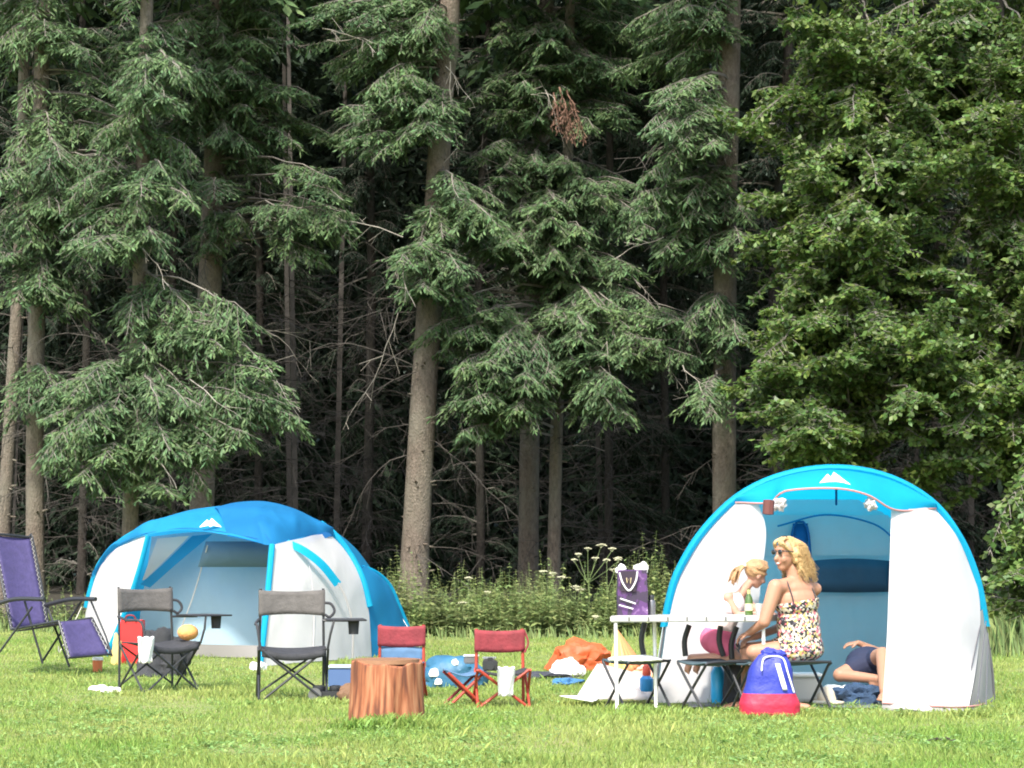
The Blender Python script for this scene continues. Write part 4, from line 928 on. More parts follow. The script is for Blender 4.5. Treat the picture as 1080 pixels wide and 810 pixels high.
# yellow and orange cone shaped toy tent
e = empty('toy_tent', G(655, 722), 'small yellow and orange pointed cloth tent under the table end', 'toy'); o0 = G(655, 722)
m_yel = mat('yellow_cloth', (.70, .52, .18), .8); m_or2 = mat('peach_cloth', (.80, .30, .12), .8)
tri('yellow_side', [P(651, 664, 18.3) - o0, P(640, 712, 18.1) - o0, P(662, 712, 18.0) - o0], m_yel)
tri('orange_side', [P(651, 664, 18.3) - o0, P(662, 712, 18.0) - o0, P(678, 700, 18.4) - o0], m_or2)
tri('back_side', [P(651, 664, 18.3) - o0, P(678, 700, 18.4) - o0, P(640, 712, 18.9) - o0], m_yel)
crumple('peach_blanket', G(667, 716), (.5, .3, .16), mat('peach_fleece', (.80, .42, .30), .95), 'peach coloured blanket heaped beside the yellow toy tent', 'blanket', 12, .35)
# kettle lantern (small blue and red thing) hanging below the table
e = empty('gas_lantern', P(682, 716, 16.9) - Vector((0, 0, .1)), 'small blue canister with a red top on the grass beneath the table', 'canister')
bm = nbm(); add_lathe(bm, [(.045, 0), (.055, .02), (.055, .1), (.03, .125)]); done('body', bm, mat('canister_blue', (.03, .25, .6), .4), e)
bm = nbm(); add_lathe(bm, [(.03, .125), (.035, .14), (.03, .2), (.012, .22)]); done('top', bm, mat('canister_red', (.6, .08, .05), .4), e)

# ---- table
T0 = G(722, 748); T0.y = 16.5
e = empty('camping_table', T0, 'pale aluminium folding table with white legs, bottle bag standing on it', 'table')
m_alu = mat('brushed_aluminium', (.62, .61, .60), .4, metal=.35, var=.12, vscale=20)
ta, tb, tc_, td_ = [P(643, 655, 16.12), P(806, 661, 16.2), P(826, 655, 16.56), P(662, 650, 16.5)]
zt_ = .735
bm = nbm()
loops = []
for z in (zt_ + .004, zt_ - .045):
    loops.append([bm.verts.new(Vector((p.x, p.y, z)) - T0) for p in (ta, tb, tc_, td_)])
bm.faces.new(loops[0]); bm.faces.new(loops[1][::-1])
for i in range(4): bm.faces.new((loops[0][i], loops[1][i], loops[1][(i + 1) % 4], loops[0][(i + 1) % 4]))
done('tabletop', bm, m_alu, e, bev=.008)
bm = nbm(); a = Vector((ta.x, ta.y, zt_ - .02)) - T0; b = Vector((tb.x, tb.y, zt_ - .02)) - T0
for k in range(1, 8): p = a.lerp(b, k / 8); add_box(bm, p + Vector((0, -.004, 0)), (.012, .006, .03))
done('edge_rivets', bm, m_steel, e, smooth=False)
for (px, py, d) in ((651, 749, 16.15), (692, 748, 16.45)):
    g = P(px, py, d); tubes('leg', [[Vector((g.x, d, 0)) - T0, Vector((g.x - .01, d + .0, zt_ - .04)) - T0]], .014, m_plwhite, e)
for (px, d) in ((806, 16.24), (822, 16.5)):
    g = P(px, 740, d); tubes('leg', [[Vector((g.x, d, 0)) - T0, Vector((g.x, d, zt_ - .04)) - T0]], .014, m_plwhite, e)
for (x0, y0, x1, y1) in ((680, 657, 679, 692), (727, 659, 723, 692), (760, 660, 763, 692), (777, 661, 772, 695)):
    tubes('brace', [[P(x0, y0, 16.55) - T0, P((x0 + x1) / 2 - 3, (y0 + y1) / 2, 16.55) - T0, P(x1, y1, 16.55) - T0]], .022, m_black, e, sm=8)
# ---- black folding stools
def stool(px, py, w_, rz, label):
    e = empty('folding_stool', G(px, py), label, 'stool', 'black folding stools around the table', R(rz)); h = .385; dp = .17
    cloth('seat', lambda u, v: ((u - .5) * w_, (v - .5) * dp * 2, h - .012 * math.sin(u * 3.14) - .02 * math.sin(v * 3.14)), 10, 8, m_dgrey2, e, .014)
    x_ = w_ / 2
    tubes('leg_frame', [[(-x_, -dp, 0), (-x_, dp * .8, h - .05), (-x_ + .03, dp, h - .005), (x_ - .03, dp, h - .005), (x_, dp * .8, h - .05), (x_, -dp, 0)]], .011, m_black, e, sm=60)
    tubes('leg_frame', [[(-x_ + .02, dp, 0), (-x_ + .02, -dp * .8, h - .05), (-x_ + .05, -dp, h - .005), (x_ - .05, -dp, h - .005), (x_ - .02, -dp * .8, h - .05), (x_ - .02, dp, 0)]], .011, m_black, e, sm=60)
    return e
m_dgrey2 = mat('slate_fabric', (.06, .10, .12), .8, var=.2, vscale=12)
stool(672, 748, .42, 30, 'black folding stool with a white folded cloth, below the left end of the table')
stool(752, 750, .42, 32, 'black folding stool the kneeling girl is on')
stool(823, 750, .72, 22, 'wide black folding stool the woman in the patterned dress sits on')
crumple('folded_cloth', P(670, 697, 16.4), (.42, .28, .04), m_towel, 'white cloth folded on the left black stool', 'cloth', 15, .15)

# ---- bottle bag on the table
m_bagp = bpy.data.materials.new('purple_print'); m_bagp.use_nodes = True; nt = m_bagp.node_tree; N = nt.nodes; L = nt.links
tc = N.new('ShaderNodeTexCoord'); vo = N.new('ShaderNodeTexNoise'); vo.inputs['Scale'].default_value = 11; vo.inputs['Detail'].default_value = 3; L.new(tc.outputs['Object'], vo.inputs['Vector'])
cr = N.new('ShaderNodeValToRGB'); cr.color_ramp.interpolation = 'CONSTANT'; el = cr.color_ramp.elements; el[0].position = 0; el[0].color = (.035, .02, .05, 1); el[1].position = .47; el[1].color = (.085, .03, .13, 1)
x_ = el.new(.60); x_.color = (.16, .08, .21, 1); x_ = el.new(.66); x_.color = (.36, .28, .4, 1); L.new(vo.outputs[0], cr.inputs[0]); L.new(cr.outputs[0], N['Principled BSDF'].inputs['Base Color'])
B0 = P(667, 645, 16.33); B0.z = zt_ + .004
e = empty('bottle_bag', B0, 'purple patterned bag with a white V mark standing on the left end of the table', 'bag')
bm = nbm(); add_box(bm, (0, 0, .175), (.235, .16, .35))
for v in bm.verts:
    if v.co.z > .2: v.co.x *= .96; v.co.y *= .8
bmesh.ops.subdivide_edges(bm, edges=bm.edges[:], cuts=3, use_grid_fill=True)
for v in bm.verts: v.co += Vector((mnoise(v.co * 9), mnoise(v.co * 9 + Vector((3, 0, 0))), 0)) * .008
done('body', bm, m_bagp, e, bev=0)
bm = nbm(); add_box(bm, (-.035, -.0885, .262), (.12, .006, .16)); done('dark_patch', bm, mat('dark_plum', (.03, .018, .035), .7), e, bev=.002)
bm = nbm(); add_tube(bm, smooth_path([(-.105, -.10, .33), (-.08, -.10, .25), (-.03, -.10, .19), (.02, -.10, .26), (.035, -.10, .34)], 20), .007, 6); done('white_trim', bm, m_plwhite, e)
bm = nbm(); add_tube(bm, [(-.10, -.095, .13), (.02, -.095, .09)], .006, 6); add_tube(bm, [(-.11, -.095, .08), (.0, -.095, .05)], .005, 6); done('white_stripe', bm, m_plwhite, e)
bm = nbm(); add_tube(bm, [(-.05, -.098, .29), (-.045, -.098, .25), (-.035, -.098, .28), (-.02, -.098, .245), (-.015, -.098, .29)], .004, 5); done('pale_motif', bm, mat('gold_thread', (.6, .5, .3), .6), e)
crumple('tissue', B0 + Vector((-.085, .02, .325)), (.08, .07, .06), m_towel, 'white tissue poking from the left of the purple bag', 'tissue', 20, .5)
crumple('tissue', B0 + Vector((.07, .02, .325)), (.11, .08, .08), m_towel, 'larger crumpled white tissue on the right top of the purple bag', 'tissue', 22, .5)
fl = P(687, 645, 16.4); fl.z = zt_ + .004; e = empty('flask', fl, 'slim grey flask beside the purple bag on the table', 'flask')
bm = nbm(); add_lathe(bm, [(.03, 0), (.032, .01), (.032, .10), (.026, .115)]); done('body', bm, m_steel, e)
bm = nbm(); add_lathe(bm, [(.024, .115), (.024, .15), (.02, .155)]); done('cap', bm, m_black, e)
# green bottle and glass
bt = P(790, 652, 16.3); bt.z = zt_ + .004; e = empty('beer_bottle', bt, 'green glass bottle with pale label on the table by the girl', 'bottle')
m_gg = mat('green_glass', (.06, .12, .02), .15, spec=.8)
bm = nbm(); add_lathe(bm, [(.03, 0), (.032, .008), (.032, .11), (.026, .135), (.013, .165), (.012, .20), (.014, .205)]); done('glass_body', bm, m_gg, e)
bm = nbm(); add_lathe(bm, [(.0332, .035), (.0332, .09)]); done('label', bm, mat('bottle_label', (.55, .55, .35), .6), e)
bm = nbm(); add_lathe(bm, [(.0132, .165), (.0132, .198)]); done('neck_foil', bm, mat('neck_foil', (.5, .45, .2), .4), e)
gl = P(801, 652, 16.3); gl.z = zt_ + .004; m_gls = mat('clear_glass', (.75, .78, .75), .1, spec=.8, transl=.5)
bm = nbm(); add_lathe(bm, [(.026, 0), (.03, .005), (.034, .09), (.032, .09), (.027, .012)]); o = done('drinking_glass', bm, m_gls); o.location = gl; tag(o, 'clear drinking glass right of the green bottle', 'glass')

# ---- drawstring backpack
m_bpb = mat('royal_blue_nylon', (.03, .045, .36), .5, var=.2, bump=.5, bscale=16); m_bpr = mat('crimson_nylon', (.58, .02, .06), .55, var=.15, bump=.5, bscale=16)
K0 = G(812, 757); e = empty('drawstring_backpack', K0, 'blue and red drawstring backpack standing on the grass in front of the woman', 'backpack')
def bagshell(z0, z1, prof, m, name, n=40):
    bm = nbm(); rings = []
    for k in range(15):
        z = z0 + (z1 - z0) * k / 14; t = z
        rx = np.interp(z, *zip(*prof)); ry = rx * .62; row = []
        cx = np.interp(z, (0, .3, .52), (0, .0, .02))
        for q in range(n):
            a = q / n * 2 * math.pi; s = 1 + .05 * mnoise(Vector((math.cos(a) * 2, math.sin(a) * 2, z * 7))) + (.05 * math.sin(a * 9) * max(0, (z - .36) / .16))
            ca, sa = math.cos(a), math.sin(a); pw = .75
            row.append(bm.verts.new((cx + rx * s * abs(ca) ** pw * (1 if ca > 0 else -1), ry * s * abs(sa) ** pw * (1 if sa > 0 else -1), z)))
        rings.append(row)
    for i in range(14):
        for q in range(n): bm.faces.new((rings[i][q], rings[i][(q + 1) % n], rings[i + 1][(q + 1) % n], rings[i + 1][q]))
    bm.faces.new(rings[0][::-1]); bm.faces.new(rings[-1]); return done(name, bm, m, e)
prof = [(0, .19), (.03, .212), (.12, .215), (.205, .19), (.3, .165), (.40, .155), (.46, .135), (.50, .11), (.53, .09)]
bagshell(.0, .207, prof, m_bpr, 'red_bottom'); bagshell(.207, .53, prof, m_bpb, 'blue_top')
bm = nbm(); add_grid(bm, [[(x_ + .03 + (0.46 - z) * .0 , -.112 - .006 * 0 + (z - .3) * .16, z) for x_ in (.0 + (.46 - z) * .22, .035 + (.46 - z) * .22)] for z in np.linspace(.24, .46, 8)]); thick(done('white_stripe', bm, m_plwhite, e), .006)
tubes('drawstring', [[(.02, -.06, .52), (-.05, -.09, .50), (-.07, -.12, .40)], [(.02, -.06, .52), (.09, -.07, .5), (.12, -.1, .38), (.16, -.11, .22)]], .006, m_plwhite, e, sm=16)
crumple('ruffle', (.02, 0, .49), (.2, .14, .08), m_bpb, None, None, 31, .5, e)
e.scale = (1.04, 1, .88)

# ---- things around the left tent
bg0 = G(137, 702); bg0.y = 22.6
e = empty('travel_bag', P(139, 691, 23.5) * 1, 'bright red upright bag behind the left camping chair', 'bag'); e.location.z = 0
bm = nbm(); add_box(bm, (0, 0, .24), (.25, .2, .48)); bmesh.ops.subdivide_edges(bm, edges=bm.edges[:], cuts=2, use_grid_fill=True)
for v in bm.verts: v.co += Vector((mnoise(v.co * 5), 0, mnoise(v.co * 5 + Vector((1, 1, 1))))) * .03
done('body', bm, mat('red_nylon', (.75, .03, .03), .55, var=.15), e, bev=0); tubes('handle', [[(-.06, -.1, .46), (-.04, -.13, .53), (.04, -.13, .53), (.06, -.1, .46)]], .01, m_maroon, e, sm=12)
crumple('yellow_bag', P(123, 693, 23.2) * 1, (.12, .12, .3), m_yel, 'small yellow bag at the foot of the left tent beside the red bag', 'bag', 40, .3).location.z = 0
crumple('grey_clothes', P(172, 678, 21) * 1, (.55, .3, .42), m_dgrey, 'dark grey clothes piled behind the left camping chair', 'clothes', 41, .6).location.z = 0
bm = nbm(); bmesh.ops.create_uvsphere(bm, u_segments=24, v_segments=14, radius=.09)
for v in bm.verts: v.co.x *= 1.05 + .04 * mnoise(v.co * 8)
o = done('sun_hat', bm, mat('straw_orange', (.75, .36, .12), .8, bump=.5)); o.location = P(198, 667, 18.85); o.scale = (1, 1, .8); tag(o, 'orange straw hat on the seat of the left camping chair', 'hat')
for (px, py, s, sd_, lab) in ((104, 729, .17, 50, 'crumpled white paper lying left of its twin on the grass'), (118, 731, .17, 51, 'crumpled white paper nearest the left chair foot')):
    crumple('paper', G(px, py), (s, .12, .05), m_towel, lab, 'paper', sd_, .5)
cu = G(103, 703); cu.y = 22.0; cu = P(103, 697, 21.8); cu.z = 0; e = empty('cup', cu, 'orange and white cup on the grass under the lounger footrest', 'cup')
bm = nbm(); add_lathe(bm, [(.045, 0), (.055, .12), (.05, .12), (.042, .01)]); done('body', bm, mat('orange_cup', (.7, .2, .08), .5), e)
bm = nbm(); add_lathe(bm, [(.058, .12), (.058, .145), (.05, .15)]); done('rim', bm, m_plwhite, e)
# white and blue pad at the porch pole foot
crumple('white_rag', P(272, 706, 22) * 1, (.16, .12, .09), m_towel, 'white rag at the foot of the porch pole beside the right camping chair', 'rag', 55, .4).location.z = 0
# small cool box and pan under the right camping chair
q = P(362, 716, 19.2); q.z = 0; e = empty('cool_box', q, 'small blue box with a pale lid beside the right camping chair', 'box')
bm = nbm(); add_box(bm, (0, 0, .09), (.26, .2, .18)); done('body', bm, mat('slate_blue_plastic', (.07, .13, .28), .5), e, bev=.012)
bm = nbm(); add_box(bm, (0, 0, .192), (.27, .21, .025)); done('lid', bm, mat('pale_blue_plastic', (.45, .52, .6), .5), e, bev=.006)
q = P(345, 736, 17.5); q.z = 0; e = empty('camping_stove', q, 'black camping stove on the grass at the foot of the right camping chair', 'stove')
bm = nbm(); add_box(bm, (0, 0, .05), (.28, .2, .06)); done('body', bm, m_black, e, bev=.01)
for s in (-1, 1):
    bm = nbm(); add_lathe(bm, [(.05, .08), (.055, .09), (.05, .12), (.03, .125)], (s * .07, 0, 0)); done('burner', bm, m_black, e)
bm = nbm(); bmesh.ops.create_cone(bm, cap_ends=True, segments=18, radius1=.055, radius2=.055, depth=.05, matrix=Matrix.Translation((-.09, -.12, .055)) @ Matrix.Rotation(math.pi / 2, 4, 'X')); done('knob', bm, m_steel, e)
crumple('brown_bag', (lambda v: (v.x, v.y, 0))(P(372, 738, 17.3)), (.26, .18, .13), mat('brown_cloth', (.16, .09, .05), .9), 'brown cloth bag on the grass right of the camping stove', 'bag', 57, .4)
# inside the right tent
crumple('jeans', P(903, 735, 16.9), (.44, .34, .15), mat('denim', (.035, .075, .15), .9, var=.5, vscale=14, bump=.5), 'pile of blue denim clothes in the tent doorway', 'clothes', 60, .5).location.z = .02
crumple('folded_shirt', P(884, 728, 17.05), (.30, .22, .12), m_towel, 'pale folded shirt behind the denim pile in the doorway', 'clothes', 61, .4).location.z = .02
q = P(848, 730, 17.0); q.z = .03; e = empty('storage_box', q, 'white lidded plastic box just inside the tent behind the woman', 'box')
bm = nbm(); add_box(bm, (0, 0, .10), (.26, .22, .2)); done('body', bm, mat('milky_plastic', (.68, .68, .64), .4, transl=.3), e, bev=.02)
bm = nbm(); add_box(bm, (0, 0, .212), (.28, .24, .025)); done('lid', bm, m_plwhite, e, bev=.008)
q = P(872, 735, 16.8); q.z = .02; e = empty('sun_hat', q, 'cream sun hat leaning beside the white box in the tent', 'hat')
crumple('crown', (0, 0, 0), (.15, .14, .12), mat('cream_canvas', (.62, .55, .42), .9), None, None, 62, .15, e)
bm = nbm(); add_lathe(bm, [(.07, .0), (.14, -.0), (.14, .01), (.07, .02)]); o = done('brim', bm, bpy.data.materials['cream_canvas'], e); o.location = (0, 0, .01)
q = P(757, 742, 16.9); q.z = 0; e = empty('water_bottle', q, 'bright blue water bottle on the grass behind the girl\'s stool', 'bottle')
bm = nbm(); add_lathe(bm, [(.05, 0), (.055, .02), (.055, .26), (.03, .31)]); done('body', bm, mat('aqua_plastic', (.02, .40, .75), .3), e)
bm = nbm(); add_lathe(bm, [(.026, .31), (.026, .35)]); done('cap', bm, m_plwhite, e)
crumple('dark_bag', (lambda v: (v.x, v.y, 0))(P(778, 742, 16.8)), (.24, .2, .42), m_dgrey, 'dark upright bag standing between the two stools by the tent', 'bag', 64, .25)
# dead leaves on the lawn
bm = nbm()
for k in range(14):
    c = Vector((random.gauss(0, .06), random.gauss(0, .03), .03 + random.random() * .02)); a = random.random() * 6; l = random.uniform(.03, .06)
    d = Vector((math.cos(a), math.sin(a), .3 * random.random())) * l; s = Vector((-math.sin(a), math.cos(a), .2)) * l * .3
    bm.faces.new([bm.verts.new(p) for p in (c, c + d * .5 + s, c + d, c + d * .5 - s)])
o = thick(done('dead_twig', bm, mat('dead_leaf', (.05, .035, .025), .9), smooth=False), .002); o.location = G(993, 787); tag(o, 'small dark withered sprig lying on the lawn at lower right', 'twig')
# ------------------------------------------------------------------ people
m_skin = mat('skin', (.43, .225, .145), .5, var=.08, vscale=5, spec=.35)
m_skin_pale = mat('fair_skin', (.50, .28, .20), .5, var=.06, vscale=5, spec=.35)
m_hair = mat('blonde_hair', (.62, .43, .20), .55, var=.45, vscale=24, col2=(.36, .22, .09), bump=.6, bscale=60)
m_hair2 = mat('light_brown_hair', (.50, .31, .15), .55, vscale=24, col2=(.30, .17, .08), bump=.6, bscale=60)
for mm_ in (m_skin, m_skin_pale):
    b_ = mm_.node_tree.nodes['Principled BSDF']; b_.inputs['Subsurface Weight'].default_value = .12; b_.inputs['Subsurface Radius'].default_value = (.02, .008, .004)
def cap(bm, a, b, ra, rb, n=14, fl=None):
    """tapered capsule; fl = (direction, factor) flattens it"""
    a = Vector(a); b = Vector(b); t = (b - a); L_ = t.length; t.normalize(); q = t.to_track_quat('Z', 'Y').to_matrix()
    ks = 5; prof = [(ra * math.sin(i / ks * math.pi / 2), -ra * math.cos(i / ks * math.pi / 2)) for i in range(ks + 1)] + [(rb * math.cos(i / ks * math.pi / 2), L_ + rb * math.sin(i / ks * math.pi / 2)) for i in range(ks + 1)]
    rings = [[bm.verts.new(a + q @ Vector((max(r_, 1e-4) * math.cos(k / n * 6.28318), max(r_, 1e-4) * math.sin(k / n * 6.28318), z))) for k in range(n)] for r_, z in prof]
    for i in range(len(rings) - 1):
        for k in range(n): bm.faces.new((rings[i][k], rings[i][(k + 1) % n], rings[i + 1][(k + 1) % n], rings[i + 1][k]))
    bm.faces.new(rings[0][::-1]); bm.faces.new(rings[-1])
    if fl:
        d = Vector(fl[0]).normalized(); c = (a + b) / 2
        for r_ in rings:
            for v in r_: k = (v.co - c).dot(d); v.co -= d * k * (1 - fl[1])
def ell(bm, c, s, rot=None, u=18):
    M = Matrix.Translation(c) @ (rot.to_matrix().to_4x4() if rot else Matrix.Identity(4)) @ Matrix.Diagonal((*s, 1))
    bmesh.ops.create_uvsphere(bm, u_segments=u, v_segments=u // 2 + 2, radius=1, matrix=M)
def fuse(name, bm, m, parent, vox=.008, sm=6, cut=None):
    """one continuous skin: voxel remesh of the overlapping masses, smoothed"""
    me = bpy.data.meshes.new('t'); bm.to_mesh(me); bm.free(); o = bpy.data.objects.new('t', me); COL.objects.link(o)
    r_ = o.modifiers.new('r', 'REMESH'); r_.mode = 'VOXEL'; r_.voxel_size = vox; r_.use_smooth_shade = True
    s_ = o.modifiers.new('s', 'SMOOTH'); s_.factor = .5; s_.iterations = sm
    dg = bpy.context.evaluated_depsgraph_get(); me2 = bpy.data.meshes.new_from_object(o.evaluated_get(dg)); bpy.data.objects.remove(o); bpy.data.meshes.remove(me)
    if cut:
        b2 = bmesh.new(); b2.from_mesh(me2)
        for (p, n_) in cut: bmesh.ops.bisect_plane(b2, geom=b2.verts[:] + b2.edges[:] + b2.faces[:], plane_co=p, plane_no=n_, clear_outer=True)
        b2.to_mesh(me2); b2.free()
    me2.name = name; o = link(name, me2, m, parent, True); return o
def hand(bm, w, d, up, s=1, curl=.5, side=1):
    """palm from the wrist w along d, five bent fingers; up = back of the hand"""
    w = Vector(w); d = Vector(d).normalized(); up = (Vector(up) - d * Vector(up).dot(d)).normalized(); r_ = d.cross(up) * side
    cap(bm, w - d * .02, w + d * .02, .024 * s, .028 * s, fl=(up, .75))
    cap(bm, w + d * .03 * s - r_ * .012 * s, w + d * .075 * s - r_ * .018 * s, .021 * s, .018 * s, fl=(up, .7)); cap(bm, w + d * .03 * s + r_ * .012 * s, w + d * .072 * s + r_ * .018 * s, .021 * s, .018 * s, fl=(up, .7))
    for i, (off_, l) in enumerate(((-.031, .068), (-.011, .078), (.010, .072), (.030, .056))):
        b = w + d * .078 * s + r_ * off_ * s; a1 = curl * .5; a2 = curl * 1.2
        p1 = b + (d * math.cos(a1) - up * math.sin(a1)) * l * .5 * s; p2 = p1 + (d * math.cos(a2) - up * math.sin(a2)) * l * .5 * s
        cap(bm, b, p1, .0098 * s, .009 * s, 8); cap(bm, p1, p2, .009 * s, .0075 * s, 8)
    b = w + d * .025 * s - r_ * .028 * s; p1 = b + (d * .6 - r_ * .75 - up * .25).normalized() * .036 * s; p2 = p1 + (d * .9 - r_ * .1 - up * .4).normalized() * .03 * s
    cap(bm, b, p1, .013 * s, .0105 * s, 8); cap(bm, p1, p2, .0105 * s, .0085 * s, 8)
def foot(bm, ank, d, up=(0, 0, 1), s=1):
    ank = Vector(ank); d = Vector(d).normalized(); up = Vector(up); sl_ = ank - up * .045 * s
    cap(bm, sl_ - d * .035 * s, sl_ + d * .09 * s, .034 * s, .034 * s, fl=(up, .85)); cap(bm, sl_ + d * .07 * s, sl_ + d * .15 * s - up * .008, .036 * s, .03 * s, fl=(up, .6))
    r_ = d.cross(up).normalized()
    for i, o_ in enumerate((-.028, -.011, .004, .017, .029)): cap(bm, sl_ + d * .15 * s + r_ * o_ * s - up * .012 * s, sl_ + d * (.192 - .008 * i) * s + r_ * o_ * s - up * .016 * s, (.013 if i == 0 else .009) * s, (.011 if i == 0 else .008) * s, 8)
    cap(bm, ank, sl_, .032 * s, .036 * s)
def head(bm, c, fwd, up, s=1):
    """skull, jaw, nose, lips, ears; c = centre of the skull"""
    c = Vector(c); f = Vector(fwd).normalized(); u = (Vector(up) - f * Vector(up).dot(f)).normalized(); r_ = f.cross(u)
    M3 = Matrix((r_, f, u)).transposed(); q = M3.to_quaternion()
    L_ = lambda x, y, z: c + M3 @ Vector((x * s, y * s, z * s))
    ell(bm, L_(0, -.008, .02), (.074 * s, .092 * s, .088 * s), q); ell(bm, L_(0, .03, -.025), (.058 * s, .062 * s, .075 * s), q)
    ell(bm, L_(0, .05, -.078), (.034 * s, .032 * s, .03 * s), q)
    cap(bm, L_(0, .082, .012), L_(0, .103, -.028), .009 * s, .0145 * s, 10); ell(bm, L_(0, .080, -.055), (.024 * s, .012 * s, .012 * s), q)
    ell(bm, L_(0, .075, .035), (.05 * s, .014 * s, .014 * s), q)
    for k in (-1, 1):
        ell(bm, L_(k * .036, .062, -.03), (.022 * s, .024 * s, .026 * s), q); ell(bm, L_(k * .076, .0, -.015), (.010 * s, .020 * s, .031 * s), q)
    return L_, q, (r_, f, u)
def strands(bm, roots, m_dirs, L0, n, r=.006, wave=.02):
    pass

# ================= woman
d0 = 16.35
W0 = G(845, 750); W0.y = d0
wm = empty('person', W0, 'woman with wavy blonde hair and sunglasses, in a patterned dress, sitting on the wide stool', 'person')
def Wp(x, y, dd=0): return P(x, y, d0 + dd) - W0
pel = Wp(844, 681, .02); waist = Wp(842, 655, .02); chest = Wp(840, 632, .0); neckb = Wp(840, 611, .0)
shL = Wp(818, 619, -.11); shR = Wp(860, 621, .10)    # near and far shoulder (turned so that the back shows)
hc = Wp(831, 585, 0)
bm = nbm()
dirs = (shR - shL).normalized(); rotT = Vector((1, .45, 0)).to_track_quat('X', 'Z')
ell(bm, pel + Vector((0, 0, .0)), (.175, .15, .115), rotT); ell(bm, pel + Vector((.0, 0, -.03)), (.18, .155, .09), rotT)
ell(bm, waist, (.168, .13, .15), rotT); ell(bm, chest + Vector((0, 0, -.02)), (.178, .13, .14), rotT); ell(bm, chest + Vector((-.005, .0, .075)), (.165, .10, .085), rotT)
ell(bm, chest + Vector((-.10, -.06, -.03)), (.06, .06, .06)); ell(bm, chest + Vector((-.11, .05, -.03)), (.06, .06, .06))
cap(bm, shL, shR, .056, .05); cap(bm, neckb - Vector((0, 0, .05)), Wp(836, 600, 0), .068, .054); cap(bm, neckb - Vector((0, 0, .02)), shL, .055, .05); cap(bm, neckb - Vector((0, 0, .02)), shR, .055, .05)
elb = Wp(806, 656, -.16); wr1 = Wp(791, 667, -.04)
cap(bm, shL, elb, .062, .047); cap(bm, elb, wr1, .043, .028); hand(bm, wr1, Wp(778, 672, .0) - wr1, (0, -.2, 1), 1.0, .9, 1)
elb2 = Wp(822, 662, .30); wr2 = Wp(796, 672, .10); cap(bm, shR, elb2, .05, .036); cap(bm, elb2, wr2, .036, .026); hand(bm, wr2, Wp(781, 677, .06) - wr2, (0, 0, 1), 1.0, .9, -1)
kn1 = Wp(795, 688, -.10); kn2 = Wp(789, 686, .12); hipL = pel + Vector((-.05, -.09, -.03)); hipR = pel + Vector((-.03, .09, -.03))
cap(bm, hipL, kn1, .092, .062); cap(bm, hipR, kn2, .092, .062)
an1 = Wp(838, 741, -.02); cap(bm, kn1, kn1.lerp(an1, .4), .058, .055); cap(bm, kn1.lerp(an1, .4), an1, .055, .035)
foot(bm, an1 + Vector((0, 0, .02)), (-.15, -.1, -1) if False else (.9, -.25, -.1), (0, 0, 1), 1)
an2 = Wp(786, 740, .10); an2.z = .08; cap(bm, kn2, an2, .055, .035); foot(bm, an2, (-1, -.2, 0))
HL, hq, hax = head(bm, hc, (-1, -.62, -.02), (0, 0, 1), 1.18)
cap(bm, HL(0, -.02, -.06), neckb, .056, .06)
body = fuse('body', bm, m_skin, wm, .0065, 9)
# dress
m_dress = bpy.data.materials.new('patterned_dress'); m_dress.use_nodes = True; nt = m_dress.node_tree; N = nt.nodes; L = nt.links
tc = N.new('ShaderNodeTexCoord'); mp = N.new('ShaderNodeMapping'); mp.inputs['Rotation'].default_value = (.3, .75, .4); L.new(tc.outputs['Object'], mp.inputs[0])
vo = N.new('ShaderNodeTexVoronoi'); vo.distance = 'MANHATTAN'; vo.inputs['Scale'].default_value = 56; vo.inputs['Randomness'].default_value = .8; L.new(mp.outputs[0], vo.inputs['Vector'])
sp = N.new('ShaderNodeSeparateColor'); L.new(vo.outputs['Color'], sp.inputs[0])
cr = N.new('ShaderNodeValToRGB'); cr.color_ramp.interpolation = 'CONSTANT'; el = cr.color_ramp.elements; el[0].position = 0; el[0].color = (.025, .025, .03, 1); el[1].position = .30; el[1].color = (.62, .55, .42, 1)
for p_, c_ in ((.55, (.52, .42, .14, 1)), (.66, (.66, .62, .58, 1)), (.78, (.62, .16, .20, 1)), (.90, (.12, .10, .13, 1))): x_ = el.new(p_); x_.color = c_
L.new(sp.outputs[0], cr.inputs[0]); L.new(cr.outputs[0], N['Principled BSDF'].inputs['Base Color']); N['Principled BSDF'].inputs['Roughness'].default_value = .8
bm = nbm(); e_ = .014
ell(bm, pel, (.175 + e_, .15 + e_, .115 + e_), rotT); ell(bm, pel + Vector((0, 0, -.035)), (.18 + e_, .155 + e_, .085 + e_), rotT)
ell(bm, waist, (.168 + e_, .13 + e_, .15 + e_), rotT); ell(bm, chest + Vector((0, 0, -.02)), (.178 + e_, .13 + e_, .14 + e_), rotT)
ell(bm, chest + Vector((-.10, -.06, -.03)), (.06 + e_, .06 + e_, .06 + e_)); ell(bm, chest + Vector((-.11, .05, -.03)), (.06 + e_, .06 + e_, .06 + e_))
ell(bm, pel.lerp(waist, .5), (.168 + e_, .138 + e_, .11 + e_), rotT); cap(bm, hipL, hipL.lerp(kn1, .32), .092 + e_, .088 + e_); cap(bm, hipR, hipR.lerp(kn2, .32), .092 + e_, .088 + e_)
ctop = Wp(838, 634, 0)
dr = fuse('dress', bm, m_dress, wm, .007, 10, cut=[(ctop, Vector((-.15, -.0, 1)).normalized()), (hipL.lerp(kn1, .42), (kn1 - hipL).normalized())])
thick(dr, .006, -1)
md = None
tubes('dress_strap', [[Wp(838, 640, -.165), Wp(835, 627, -.15), Wp(830, 613, -.10)]], .005, m_black, wm, sm=8)
tubes('dress_strap', [[Wp(862, 640, -.07), Wp(859, 626, -.04), Wp(852, 613, .0)]], .005, m_black, wm, sm=8)
